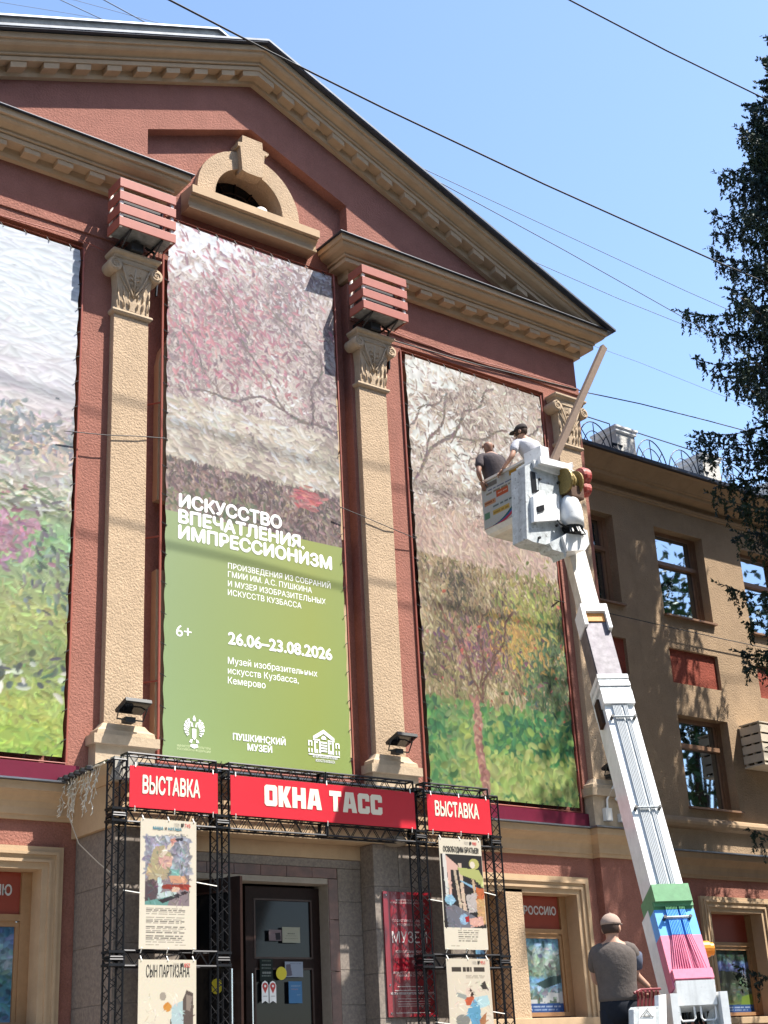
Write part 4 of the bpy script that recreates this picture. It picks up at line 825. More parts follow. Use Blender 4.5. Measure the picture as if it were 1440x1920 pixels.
def pic3():
    a = np.ones((190, 84, 3))*CRM; a += rng.normal(0, 2, a.shape)
    def P(pts, c): fillpoly(a, [(x, .145+.66*y) for x, y in pts], c)
    P([(.02, 0), (1, 0), (1, 1), (.02, 1)], (44, 42, 44)); P([(.06, 0), (.14, 0), (.17, .6), (.1, .6)], (226, 222, 216)); P([(.14, .02), (.42, .16), (.4, .22), (.24, .22), (.24, .58), (.18, .6)], (226, 184, 170)); P([(.42, .12), (.5, .12), (.55, .8), (.47, .8)], (214, 190, 168)); P([(.3, .22), (.36, .22), (.46, .75), (.4, .78)], (200, 180, 158))
    P([(.4, .18), (.9, .2), (1, .32), (1, .46), (.8, .34), (.46, .28)], (186, 190, 120)); ellipse(a, .8, .225, .12, .05, (190, 186, 112)); ellipse(a, .76, .235, .06, .032, (236, 222, 204)); P([(.42, .36), (.48, .36), (.88, .46), (.84, .5)], (140, 184, 214)); P([(.72, .33), (.78, .34), (.8, .6), (.75, .6)], (206, 176, 146))
    P([(.55, .55), (.82, .52), (.84, .78), (.6, .8)], (196, 186, 182)); P([(.8, .45), (1, .46), (1, .62), (.82, .62)], (196, 110, 66)); P([(.8, .6), (1, .6), (1, .95), (.8, .9)], (204, 164, 116)); ellipse(a, .18, .56, .12, .045, (150, 192, 216)); P([(.06, .7), (.3, .7), (.75, .85), (.7, 1), (.1, 1)], (118, 118, 128)); ellipse(a, .48, .73, .1, .05, (150, 186, 214)); P([(.5, .86), (.6, .84), (.6, .92), (.52, .93)], (176, 40, 44)); P([(.6, .88), (.9, .84), (.95, .95), (.62, 1)], (226, 176, 160))
    strokes(a, 260, 4, 1.1, .8, 1, .10, box=(70, 152, 2, 82), seed=53)
    for l in range(6): band_words(a, .33, .85-.1*rng.random(), .828+.0185*l, .008, (80, 76, 70), 60+l)
    band_words(a, .15, .35, .965, .005, (110, 104, 92), 70); return a
W_GL = 24
def pic4():
    a = np.ones((190, 84, 3))*np.array((228, 216, 196.)); a += rng.normal(0, 2, a.shape)
    for w0, w1 in ((.13, .34), (.37, .60), (.63, .92)):
        for k in range(int((w1-w0)*W_GL)): a[int(.083*190):int(.122*190), int((w0+k/W_GL)*84):int((w0+(k+.62)/W_GL)*84)+1] = (70, 62, 56)
    for l in range(3): band_words(a, .44, .86, .155+.011*l, .005, (120, 112, 100), 80+l)
    fillpoly(a, [(.74, .24), (.86, .2), (.92, .28), (.8, .28)], (70, 62, 58)); ellipse(a, .48, .30, .08, .04, (230, 206, 190)); fillpoly(a, [(.5, .26), (.6, .32), (.52, .35)], (60, 44, 40)); fillpoly(a, [(.36, .35), (.58, .34), (.5, .42), (.4, .42)], (196, 96, 66)); fillpoly(a, [(.18, .3), (.42, .33), (.4, .37), (.2, .34)], (160, 166, 160)); fillpoly(a, [(.6, .35), (.9, .33), (.95, .42), (.7, .45), (.55, .42)], (186, 216, 222)); fillpoly(a, [(.58, .36), (.66, .4), (.34, .6), (.26, .58)], (120, 176, 206)); fillpoly(a, [(.42, .45), (.7, .42), (.72, .6), (.6, .75), (.5, .6)], (104, 164, 196)); ellipse(a, .3, .55, .16, .05, (140, 140, 134)); fillpoly(a, [(.68, .55), (.85, .48), (.8, .62), (.7, .66)], (176, 120, 84)); fillpoly(a, [(.2, .62), (.6, .6), (.6, .68), (.25, .72)], (206, 120, 72)); fillpoly(a, [(.1, .64), (.3, .62), (.3, .75), (.1, .78)], (226, 200, 150))
    strokes(a, 200, 5, 1.1, .6, 1, .08, box=(38, 180, 4, 80), seed=54); return a
M_INK = mat('black_print', (.025, .022, .02), .7); M_REDI = mat('red_print', (.50, .07, .06), .7); M_TEALI = mat('blue_print', (.05, .22, .30), .7); M_GREYI = mat('grey_print', (.22, .20, .18), .7)
def poster(label, x0, x1, z0, z1, arr, title, txl, txr, tz, tcap, num, side=True, bold=.02, tm=None):
    """title placed by fractions of the sheet"""
    t = thing('poster', label, 'poster', ((x0+x1)/2, TYF-.04, z0), 'posters hung in the truss'); y = TYF-.035; W_, H_ = x1-x0, z1-z0
    sheet('paper', arr, x0, x1, z0, z1, y, t, M_PAPER); MB().box(x0, x1, y+.002, y+.005, z0, z1).build('backing', M_CREAMP, t)
    for s_, a_, b_, m_ in tm or ((title, txl, txr, M_INK),):
        if m_: text(s_, x0+W_*a_, x0+W_*b_, z1-H_*tz, tcap, y-.003, m_, t, bold=bold)
    for k, s_ in enumerate(('ОКНА', 'ТАСС')): text(s_, x0+W_*.60, x0+W_*.69, z1-H_*(.025+.016*k)-.012, .018, y-.003, M_GREYI, t)
    text('№', x0+W_*.72, x0+W_*.77, z1-H_*.042-.012, .038, y-.003, M_INK, t, bold=.04); text(num, x0+W_*.785, x0+W_*.89, z1-H_*.042-.012, .04, y-.003, M_REDI, t, bold=.01)
    ti = [((x, y-.006, z), (x, TYF-.01, z+dz)) for x in (x0+.03, (x0+x1)/2, x1-.03) for z, dz in ((z1-.01, .045), (z0+.01, -.045))]
    if side: ti += [((x0, y, z0+H_*.42), (LEG[0]+.06 if x0 < C else LEG[2]+.06, TYF, z0+H_*.44)), ((x1, y, z0+H_*.52), (LEG[1]-.06 if x0 < C else LEG[3]-.06, TYF, z0+H_*.50))]
    ties(t, ti); return t
yP = TYF-.035
def rect(pxs, Y): return [at(x, y, Y) for x, y in pxs]
A1 = rect(((266, 1534), (371, 1540), (258, 1779), (365, 1780)), yP); X0, X1 = (A1[0].x+A1[2].x)/2, (A1[1].x+A1[3].x)/2
poster('upper left poster with a painted woman in a pale headscarf', X0, X1, A1[2].z, A1[0].z, pic1(), '', 0, 0, .082, .03, '745', tm=(('МАША', .22, .40, M_TEALI), ('И', .43, .46, M_INK), ('НАТАША', .49, .73, M_TEALI)))
poster('lower left poster headed by tall thin black letters, figure in pale blue', X0, X1, A1[2].z-.09-1.42, A1[2].z-.098, pic2(), 'СЫН ПАРТИЗАНА', .13, .88, .115, .115, '852', bold=-.005)
A3 = rect(((821, 1570), (901, 1575), (836, 1780), (916, 1784)), yP); X0, X1 = (A3[0].x+A3[2].x)/2, (A3[1].x+A3[3].x)/2
poster('upper right poster with a black ground and a figure in yellow', X0, X1, A3[2].z, A3[0].z, pic3(), 'ОСВОБОДИМ БРАТЬЕВ!', .09, .93, .125, .062, '980')
poster('lower right poster with small figures in light blue', X0, X1, A3[2].z-.09-1.2, A3[2].z-.098, pic4(), '', .14, .88, .115, .07, '951', tm=((' ', 0, 0, None),))

# ------------------------------------------------------------------ plaque and notices
pl = thing('museum_plaque', 'tall dark red name plaque with silver letters right of the door', 'plaque', (C+1.33, -.9, 2.26))
px0, px1, pz0, pz1 = C+1.0, C+1.70, 2.25, 3.60; Yq = -.925
MB().box(px0, px1, Yq, -.905, pz0, pz1, .002).build('panel', mat('dark_red_plate', (.20, .006, .014), .28, noise=.05, spec=.5, coat=.3), pl)
M_SIL = mat('silver_letters', (.62, .55, .52), .4, .2)
def prow(s, f0, f1, zf, cap, bold=0.): text(s, px0+(px1-px0)*f0, px0+(px1-px0)*f1, pz0+(pz1-pz0)*zf, cap, Yq-.003, M_SIL, pl, bold=bold)
prow('МИНИСТЕРСТВО КУЛЬТУРЫ', .25, .75, .925, .020); prow('И НАЦИОНАЛЬНОЙ ПОЛИТИКИ КУЗБАССА', .14, .86, .903, .020)
prow('ГОСУДАРСТВЕННОЕ АВТОНОМНОЕ', .15, .85, .755, .027); prow('УЧРЕЖДЕНИЕ КУЛЬТУРЫ', .25, .75, .722, .027); prow('МУЗЕЙ', .14, .86, .585, .125, -.005)
prow('ИЗОБРАЗИТЕЛЬНЫХ ИСКУССТВ', .2, .82, .505, .027); prow('КУЗБАССА', .4, .62, .472, .027); prow('650000, РОССИЙСКАЯ ФЕДЕРАЦИЯ,', .12, .86, .34, .022); prow('Г. КЕМЕРОВО, ПР. СОВЕТСКИЙ, 48', .2, .8, .317, .022)
prow('МУЗЕЙ ИЗОБРАЗИТЕЛЬНЫХ ИСКУССТВ', .06, .94, .175, .024, .03)
lb = MB()
for zf, f0, f1 in ((.235, .2, .8), (.205, .15, .85), (.03, .15, .85), (.14, .2, .85), (.12, .2, .86), (.10, .2, .85), (.083, .2, .84)): lb.box(px0+(px1-px0)*f0, px0+(px1-px0)*f1, Yq-.003, Yq-.0005, pz0+(pz1-pz0)*zf, pz0+(pz1-pz0)*zf+(.006 if zf in (.235, .205, .03) else .004))
lb.build('ruled_lines', M_SIL, pl)
bl = MB()
for fx in (.06, .94):
    for fz in (.03, .25, .97): bl.lathe((px0+(px1-px0)*fx, Yq, pz0+(pz1-pz0)*fz), (0, -1, 0), [(.012, -.002), (.012, .006), (.0, .009)], 8)
bl.build('bolts', M_CHROME, pl)
YD = -.50
def notice(label, x0, y0, x1, y1, col, rows=(), cat='notice', name='door_notice', blk=None):
    p, q = at(x0, y0, YD), at(x1, y1, YD); a = np.ones((44, 40, 3))*np.array(col, float)
    for (yy, h, f0, f1, c) in rows: band_words(a, f0, f1, yy, h, c, int(yy*100))
    if blk: fillpoly(a, blk[0], blk[1])
    o = sheet(name, a, p.x, q.x, q.z, p.z, YD, None, M_PAPER); o.location = (0, 0, 0); tag(o, label, cat, 'notices on the door glass'); return o
notice('pale certificate in the upper door pane', 529, 1738, 563, 1768, (196, 196, 176), ((.4, .06, .3, .7, (90, 90, 80)), (.55, .04, .2, .8, (110, 110, 96)), (.72, .04, .15, .85, (150, 150, 130))))
notice('small pinkish grey card beside the certificate on the door', 504, 1743, 528, 1764, (150, 134, 138), ((.3, .06, .1, .5, (110, 80, 90)),), blk=([(.5, .3), (.9, .25), (.95, .9), (.55, .95)], (60, 60, 66)))
notice('dark opening-hours board with white rows on the door', 487, 1798, 512, 1840, (44, 56, 52), ((.08, .05, .2, .85, (150, 160, 150)), (.26, .05, .15, .85, (200, 205, 200)), (.4, .04, .15, .85, (170, 180, 175)), (.58, .08, .2, .85, (215, 220, 215)), (.74, .05, .15, .85, (190, 200, 195))))
notice('pale blue picture notice at the right of the door glass', 534, 1803, 568.5, 1832, (176, 188, 206), ((.12, .05, .3, .9, (110, 120, 140)),), blk=([(.05, .2), (.3, .15), (.4, .9), (.1, .95)], (120, 116, 130)))
notice('bright blue leaflet at the bottom right of the door glass', 541, 1840, 567, 1881, (96, 150, 200), ((.2, .05, .2, .9, (190, 205, 225)), (.35, .05, .2, .7, (215, 160, 170)), (.6, .04, .6, .9, (170, 195, 220))))
ys = MB().lathe(at(527.5, 1825, YD), (0, -1, 0), [(.068, -.002), (.068, .003), (.0, .0035)], 28).build('round_sticker', mat('yellow_sticker', (.55, .47, .03), .5)); tag(ys, 'round yellow sticker on the closed door between the notices', 'sticker')
for i, xx in enumerate((497, 511.5)):
    t = thing('pin_sticker', ('left' if i == 0 else 'right')+' of two white ribbon stickers with a red map pin on the door', 'sticker', at(xx, 1876, YD), 'map pin stickers'); c_ = at(xx, 1860, YD); w_ = .043
    MB().prism([(c_.x-w_, c_.z-.115), (c_.x, c_.z-.09), (c_.x+w_, c_.z-.115), (c_.x+w_, c_.z+.07), (c_.x+w_*.7, c_.z+.1), (c_.x, c_.z+.115), (c_.x-w_*.7, c_.z+.1), (c_.x-w_, c_.z+.07)], YD-.002, YD).build('label', M_WHITE, t)
    MB().prism([(c_.x+.035*math.cos(k), c_.z+.06+.035*math.sin(k)) for k in np.linspace(-.4, math.pi+.4, 14)]+[(c_.x, c_.z-.015)], YD-.004, YD-.0022).build('pin', M_REDI, t)
    MB().prism([(c_.x+.013*math.cos(k), c_.z+.06+.013*math.sin(k)) for k in np.linspace(0, 2*math.pi, 12)[:-1]], YD-.006, YD-.0042).build('pin_dot', M_WHITE, t)
    MB().box(c_.x-.025, c_.x+.025, YD-.004, YD-.0022, c_.z-.045, c_.z-.04).build('print_line', M_GREYI, t)
oc = ho+ax_*.40; yo = MB(); nrm = Vector((ax_.y, -ax_.x, 0))
if nrm.dot(Vector((0, -CAMD, 0))-oc) < 0: nrm = -nrm
yo.lathe(oc+nrm*.03+Vector((0, 0, 2.585)), nrm, [(.075, -.002), (.075, .003), (0, .0035)], 26); ys2 = yo.build('round_sticker', MATS['yellow_sticker']); tag(ys2, 'round yellow sticker on the open door leaf behind the truss leg', 'sticker')

# ------------------------------------------------------------------ icicle string lights at the left end of the canopy
fl = thing('string_lights', 'tangled white icicle string lights hanging from the left end of the canopy', 'string lights', (C-2.46, -.5, 4.7))
cw = MB(); bb = MB(); g_ = random.Random(5)
main = [Vector((C-2.56, -.05-.1*k, 4.70+.03*g_.random())) for k in range(11)]; cw.tube(main, .012, 5)
for k in range(22):
    p = Vector((C-2.56-.02*g_.random(), -.08-.042*k, 4.70)); L_ = g_.uniform(.12, .5); pts = [p]
    while pts[-1].z > p.z-L_: pts.append(pts[-1]+Vector((g_.uniform(-.03, .02), g_.uniform(-.03, .03), -.06)))
    cw.tube(pts, .0045, 4)
    for q in pts[1:]: d = Vector((g_.uniform(-1, .3), g_.uniform(-1, 1), -.6)).normalized(); bb.tube([q, q+d*.035], [.006, .003], 4)
cw.tube([(C-2.6, -.35, 4.3), (C-2.56, -.52, 4.0), (C-2.45, -.75, 3.78), (C-2.38, -.9, 3.66)], .005, 4)
cw.build('wire', mat('pale_wire', (.55, .50, .40), .6), fl)['kind'] = 'stuff'; bb.build('bulbs', mat('clear_bulb', (.75, .72, .62), .2), fl)['kind'] = 'stuff'
cl = MB()
for k in range(6): p = Vector((C-2.57, -.1-.13*k, 4.72)); cl.lathe(p, (0, -.3, 1), [(.05, -.02), (.06, .0), (.045, .03), (0, .04)], 7)
cl.build('cable_bundle', M_WIRE, fl)['kind'] = 'stuff'

# ------------------------------------------------------------------ cables
def cable(label, pts, r, m=M_WIRE, grp='cables strung across the sky', sag=0.):
    P = [at(*p) for p in pts]
    if 'sky' in grp:
        if pts[0][2] != -.03: P = [P[0]+(P[0]-P[1]).normalized()*30]+P
        if 'top left' not in label: P = P+[P[-1]+(P[-1]-P[-2]).normalized()*30]
    if sag and len(P) == 2:
        a, b = P; P = [a.lerp(b, k/12)-Vector((0, 0, sag*4*(k/12)*(1-k/12))) for k in range(13)]
    o = MB().tube(P, r, 5).build('cable', m); return tag(o, label, 'cable', grp)
cable('thick dark cable crossing in front of the gable towards the spruce', [(180, -70, -2.6), (318, 0, -2.6), (500, 94, -2.6), (720, 203, -2.6), (1020, 345, -2.6), (1345, 491, -2.6), (1600, 600, -2.6)], .013)
cable('thick dark cable in the top right corner of the sky', [(900, -95, -3.2), (1068, 0, -3.2), (1250, 95, -3.2), (1432, 184, -3.2), (1600, 262, -3.2)], .013)
cable('dark cable running from the gable corner below the eave to the spruce', [(700, 628, -.03), (900, 685, -.03), (1080, 730, -.03), (1100, 736, .2), (1200, 757, .2), (1320, 787, .2), (1500, 835, .2)], .010)
cable('thin cable from the gable slope down to the spruce, upper of the sky lines', [(780, 310, 7), (1285, 545, 7), (1500, 640, 7)], .010, M_WIREG)
cable('thin cable between the two upper sky lines right of the gable', [(830, 345, 6), (1060, 470, 6), (1290, 600, 6), (1500, 715, 6)], .012, M_WIREG)
cable('thin cable rising from the right end of the gable, lower of the crossing sky lines', [(1000, 490, 8), (1160, 560, 8), (1290, 612, 8), (1500, 690, 8)], .010, M_WIREG)
cable('hair-thin cable right of the gable corner above the wing roof', [(1090, 640, 9), (1200, 680, 9), (1345, 738, 9), (1500, 800, 9)], .007, M_WIREG)
cable('hair-thin cable highest in the top left corner of the sky', [(-60, -10, 10), (0, 4, 10), (140, 27, 10), (330, 60, 10)], .006, M_WIREG)
cable('hair-thin cable in the top left sky ending at the ridge', [(60, -10, 10), (140, 0, 10), (300, 44, 10), (380, 66, 10)], .007, M_WIREG)
cable('black cable slung across the tan wing wall below the top windows', [(1040, 1125, -.1), (1090, 1138, .2), (1142, 1150, .9), (1260, 1177, .9), (1350, 1197, .9), (1470, 1222, .9)], .008, M_WIRE, 'cables on the walls')
cable('thin cable across the left pilaster shaft', [(120, 808, -.12), (200, 816, -.13), (262, 818, -.13), (310, 822, -.1)], .006, M_WIRE, 'cables on the walls')
cable('thin cable slanting across the pilaster between the centre and right banners', [(636, 950, -.13), (680, 968, -.13), (725, 987, -.13), (780, 1010, -.08)], .006, M_WIRE, 'cables on the walls')
cable('red-brown cable sagging under the frieze above the right banner', [(735, 620, -.04), (850, 665, -.04), (950, 690, -.04), (1076, 726, -.04)], .007, M_PIPE, 'cables on the walls')
cable('red-brown cable along the top of the left banner wall', [(-20, 398, -.04), (60, 420, -.04), (130, 440, -.04), (196, 470, -.04)], .007, M_PIPE, 'cables on the walls')
# small devices on the corner pier
jb = thing('junction_box', 'white junction box with a bent pipe on the corner pilaster base', 'box', at(1140, 1530, -.2)); a_, b_ = at(1132, 1515, -.2), at(1146, 1540, -.2)
MB().box(a_.x, b_.x, -.24, -.16, b_.z, a_.z, .006).build('box', M_WPOST, jb); MB().tube([at(1139, 1516, -.2), at(1138, 1500, -.2), at(1143, 1487, -.2), at(1158, 1462, -.2), at(1162, 1450, -.2)], .016, 7).build('pipe', M_WPOST, jb)
sc = thing('security_camera', 'small white security camera beside the junction box', 'camera', at(1160, 1500, -.2)); c_ = at(1159, 1500, -.24)
MB().tube([c_+Vector((-.06, -.03, .01)), c_+Vector((.07, .02, -.01))], .028, 10).build('body', M_WPOST, sc); MB().tube([c_, c_+Vector((.03, .08, .04))], .012, 6).build('mount', M_WPOST, sc)
sb = MB().box(*[f(at(1160, 1527, -.2).x, at(1175, 1527, -.2).x) for f in (min, max)], -.24, -.16, at(1160, 1541, -.2).z, at(1160, 1526, -.2).z, .004).build('switch_box', M_WPOST); tag(sb, 'small square white box low on the corner pilaster base', 'box')
# ------------------------------------------------------------------ aerial lift
def proj(p):
    d = Vector(p)-Vector((0, -CAMD, CAMZ)); z = d.dot(_fw); return 720+F_PX*d.dot(_r2)/z, 960-F_PX*d.dot(_u2)/z
B0, B1 = at(1300, 1838, -4.9), at(1081, 1020, -3.05)
lift = thing('boom_lift_truck', 'white telescopic boom lift truck with green, blue and pink boom root', 'lift truck', (B0.x, B0.y, 0))
ba = (B1-B0).normalized(); bs = Vector((ba.y, -ba.x, 0)).normalized(); bn = bs.cross(ba).normalized()
if bn.z < 0: bn = -bn
def tp(py):
    lo, hi = -1.5, 8.
    for _ in range(40):
        m_ = (lo+hi)/2
        if proj(B0+ba*m_)[1] > py: lo = m_
        else: hi = m_
    return lo
def bbox(name, m, w_, v0, v1, y0, y1, parent=lift, du=0.):
    return MB().obox(B0, bs, bn, ba, (du-w_/2, v0, tp(y0)), (du+w_/2, v1, tp(y1))).build(name, m, parent)
bbox('boom_root', M_PINK, .40, -.40, -.012, 1850, 1752); bbox('boom_root', M_BLUE, .395, -.395, -.012, 1752, 1704); bbox('boom_root', M_GREEN, .395, -.395, -.012, 1704, 1690)  # root coloured in pink, blue and green bands, hoses on it to match
bbox('boom_root_side', M_LIFT, .405, -.39, -.16, 1850, 1690)
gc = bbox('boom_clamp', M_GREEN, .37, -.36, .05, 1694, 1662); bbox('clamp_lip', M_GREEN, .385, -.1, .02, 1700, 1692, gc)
st = bbox('boom_stage', M_LIFT, .325, -.34, -.02, 1690, 1318)
bbox('cable_tray', M_LIFTG, .17, -.02, -.008, 1660, 1322, st, -.0)
for y0, y1, v in ((1320, 1296, .02), (1295.5, 1288, .012), (1287.5, 1280, .026), (1279.5, 1274, .012), (1273.5, 1266, .022)): bbox('boom_collar', M_LIFT if v > .015 else M_LIFTG, .345, -.33, v, y0, y1)
s3 = bbox('boom_stage', M_STEEL, .275, -.30, -.035, 1320, 1150); bbox('boom_side_rail', M_STEEL, .285, -.29, -.06, 1320, 1165, s3)
cl_ = MB()
for lo, hi in (((-.155, -.26, tp(1172)), (-.115, .02, tp(1134))), ((.115, -.26, tp(1178)), (.155, .02, tp(1134))), ((-.115, -.03, tp(1147)), (.115, .02, tp(1134)))): cl_.obox(B0, bs, bn, ba, lo, hi)
cl_.build('boom_collar', M_LIFT, lift); bbox('wear_pad', mat('orange_wear_pad', (.62, .27, .07), .6, noise=.3, nscale=12), .21, -.05, -.02, 1162, 1148)
bbox('boom_stage', M_BEIGE, .205, -.25, -.05, 1160, 1020)
hk = MB()
for du, v in ((-.19, -.1), (.0, 0)): hk.obox(B0, bs, bn, ba, (-.20, -.22, tp(1345)), (-.165, -.1, tp(1300)))
hk.build('side_hook', M_RUST, lift)
# cable bundles on the boom
hb = MB()
for k in range(9):
    u = -.075+.0165*k+(.02 if k > 5 else 0); pts = [B0+bs*u+bn*.0+ba*tp(y) for y in (1662, 1520, 1322)]; hb.tube(pts, .007, 5)
hb.build('cable_bundle', mat('grey_hose', (.50, .52, .53), .45), lift)['kind'] = 'stuff'
for y in (1346, 1516, 1722):
    c0 = B0+ba*tp(y)+bn*.025; MB().tube([c0-bs*.12, c0+bs*.12], .012, 6).build('cable_guide', M_LIFTG, lift)
    for s in (-1, 1): MB().tube([c0+bs*.125*s-bn*.04, c0+bs*.125*s+bn*.02], .018, 6).build('guide_post', M_STEELD, lift)
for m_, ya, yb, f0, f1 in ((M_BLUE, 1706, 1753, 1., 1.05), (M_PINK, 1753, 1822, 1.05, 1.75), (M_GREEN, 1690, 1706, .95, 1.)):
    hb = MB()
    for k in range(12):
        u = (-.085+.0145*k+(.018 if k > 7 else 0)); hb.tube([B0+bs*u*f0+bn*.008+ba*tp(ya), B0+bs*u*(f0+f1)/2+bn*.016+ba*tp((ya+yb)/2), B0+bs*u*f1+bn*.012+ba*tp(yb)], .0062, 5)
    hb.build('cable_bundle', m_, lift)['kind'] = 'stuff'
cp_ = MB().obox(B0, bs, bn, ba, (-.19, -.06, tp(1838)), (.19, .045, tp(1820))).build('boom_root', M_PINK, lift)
# rear end cover: upright white box
ec = MB().strip([[B0+bs*u+Vector((0, 0, 0))+bn*v+Vector((0, 0, dz)) for u, v in ((-.185, .05), (.185, .05), (.185, -.3), (-.185, -.3))] for dz in (-.02, -.05, -.235)])
ec.build('end_cover', M_LIFT, lift)
MB().tube([B0+bs*.2+bn*-.1+ba*.35, B0+bs*.27+bn*-.1+ba*.35], .075, 16).build('beacon_lamp', M_ORANGE, lift); MB().tube([B0+bs*.262+bn*-.1+ba*.35, B0+bs*.31+bn*-.1+ba*.35], .06, 16).build('beacon_cap', M_ORANGE, lift)
hs = MB(); g_ = random.Random(3)
for k in range(14):
    u = g_.uniform(-.15, .15); p = B0+bs*u-bn*.1+Vector((0, 0, -.22)); hs.tube([p, p+Vector((g_.uniform(-.05, .05), g_.uniform(-.05, .05), -.1)), p+bs*g_.uniform(-.08, .08)+Vector((0, 0, -.2)), p+bs*g_.uniform(-.1, .1)+Vector((0, 0, -.5))], .014, 6)
hs.build('hose_bundle', M_RUBBER, lift)['kind'] = 'stuff'
for s in (-1, 1):
    c0 = B0+bs*(.1*s)+bn*.02+Vector((0, 0, -.235)); MB().tube([c0-bs*.07, c0-bs*.07+Vector((0, 0, -.10)), c0-bs*.05+Vector((0, 0, -.12)), c0+bs*.05+Vector((0, 0, -.12)), c0+bs*.07+Vector((0, 0, -.10)), c0+bs*.07], .010, 7).build('guard_loop', M_LIFT, lift)
for s, nm in ((-1, 'turret_cheek'), (1, 'turret_cheek')):
    q = MB(); o_ = B0+bs*(.235*s)+Vector((0, 0, 0))
    q.obox(o_, bs, Vector((bs.y, -bs.x, 0)), Vector((0, 0, 1)), (-.035, -.22, -1.0), (.035, .1, -.11)); q.build(nm, M_LIFT, lift)
q = MB(); q.lathe((B0.x+.05, B0.y+.12, 1.22), (0, 0, 1), [(.42, 0), (.42, .12), (.3, .14), (.26, .7), (0, .72)], 24); q.build('turret', M_STEELD, lift)
# control stand and levers
def pxp(name, m, pts, Y0, Y1, parent=lift):
    return MB().prism([(at(x, y, Y0).x, at(x, y, Y0).z) for x, y in pts], Y0, Y1).build(name, m, parent)
cs_ = pxp('control_box', M_LIFTG, [(1188, 1893), (1192, 1888), (1236, 1886), (1238, 1990), (1190, 1990)], -5.0, -4.94)
pxp('control_label', M_WHITE, [(1199, 1891), (1229, 1890), (1229, 1932), (1199, 1932)], -5.004, -5.0, cs_)
tri = MB()
for r in (13, 7): tri.tube([at(1214+r*1.15*math.cos(t), 1901+r*.78*math.sin(t), -5.01) for t in (-math.pi/2, math.pi/6, 5*math.pi/6, 3*math.pi/2)], .003, 4)
tri.build('warning_triangle', M_INK, cs_)
pxp('control_post', M_LIFT, [(1235, 1866), (1249, 1864), (1252, 1990), (1238, 1990)], -5.0, -4.95); pxp('side_guard', M_LIFT, [(1337, 1862), (1345, 1862), (1354, 1876), (1353, 1990), (1338, 1990)], -4.95, -4.85)
lv = MB(); M_LEV = mat('dark_red_levers', (.16, .02, .025), .5)
for k in range(6): x = 1196+7*k; lv.tube([at(x, 1888, -4.85), at(x+1, 1870, -4.85), at(x-2+k, 1858, -4.88)], .010, 5)
lv.tube([at(1189, 1862, -4.8), at(1200, 1856, -4.8), at(1238, 1854, -4.8)], .012, 6); lv.build('levers', M_LEV, lift)
# chassis, mostly below the frame
ux = Vector((.80, -.60, 0)); uy = Vector((.60, .80, 0)); uz = Vector((0, 0, 1)); to = Vector((B0.x+.05, B0.y+.12, 0))
MB().obox(to, ux, uy, uz, (-2.2, -1.0, 1.08), (2.6, 1.0, 1.215)).build('deck', M_STEELD, lift)
MB().obox(to, ux, uy, uz, (-2.2, -.4, .72), (4.4, .4, 1.079)).build('chassis', M_STEELD, lift)
cabm = MB(); cabm.strip([[to+ux*x+uy*y+uz*z for x, y in ((2.75, -.95), (a_, -.95), (a_, .95), (2.75, .95))] for a_, z in ((4.5, .6), (4.55, 1.4), (4.3, 1.45), (4.05, 2.15), (3.9, 2.22))]); cabm.build('cab', M_LIFT, lift)
for x in (-1.3, 3.5):
    for s in (-1, 1):
        c0 = to+ux*x+uy*(.85*s); wl = MB().lathe(c0+uz*.42-uy*.12, uy, [(.2, 0), (.40, .0), (.42, .03), (.42, .21), (.40, .24), (.2, .24)], 22).build('wheel', M_RUBBER, lift); MB().lathe(c0+uz*.42-uy*.125, uy, [(.0, 0), (.21, .0), (.21, .25), (.0, .25)], 16).build('rim', M_LIFTG, wl)
        MB().tube([c0+uz*.42-uy*s*.1, to+ux*x+uz*.8+uy*s*.38], .06, 6).build('axle', M_STEELD, lift)
# bucket
BX0, BX1, BY0, BY1, BZ0, BZ1 = 11.03, 11.78, -2.88, -2.02, 7.71, 8.45
def ring(e, z, r=.0): return [(BX0+e, BY0+e, z), (BX1-e, BY0+e, z), (BX1-e, BY1-e, z), (BX0+e, BY1-e, z)]
bk = MB().strip([ring(.06, BZ0), ring(.02, BZ0+.035), ring(0, BZ0+.10), ring(0, BZ1-.03), ring(-.02, BZ1-.03), ring(-.02, BZ1), ring(.025, BZ1), ring(.025, BZ0+.1), ring(.07, BZ0+.05)]).build('bucket', mat('bucket_fibreglass', (.62, .58, .52), .45, noise=.15, nscale=6, streak=.25), lift)
a = np.ones((80, 92, 3))*np.array((206, 204, 198.)); a += rng.normal(0, 5, a.shape)
for p, c in (([(.02, .05), (.33, .05), (.33, .14), (.02, .14)], (128, 120, 112)), ([(.60, .02), (.86, .02), (.86, .12), (.60, .12)], (190, 140, 50)), ([(.30, .3), (.56, .3), (.56, .44), (.30, .44)], (206, 96, 60)), ([(.04, .42), (.28, .42), (.28, .52), (.04, .52)], (206, 150, 110)), ([(.20, .55), (.66, .55), (.66, .66), (.20, .66)], (196, 200, 196)), ([(.2, .68), (.56, .68), (.56, .78), (.2, .78)], (212, 178, 96)), ([(.03, .66), (.14, .66), (.14, .8), (.03, .8)], (110, 150, 120))): fillpoly(a, p, c)
for y, f0, f1, c in ((.2, .15, .68, (60, 64, 110)), (.27, .1, .6, (110, 90, 60)), (.35, .34, .54, (240, 220, 200)), (.46, .06, .26, (120, 60, 50)), (.58, .22, .64, (70, 80, 80)), (.72, .22, .54, (150, 110, 50)), (.245, .62, .72, (200, 160, 60))): band_words(a, f0, f1, y, .035, c, int(y*100))
n_ = 24
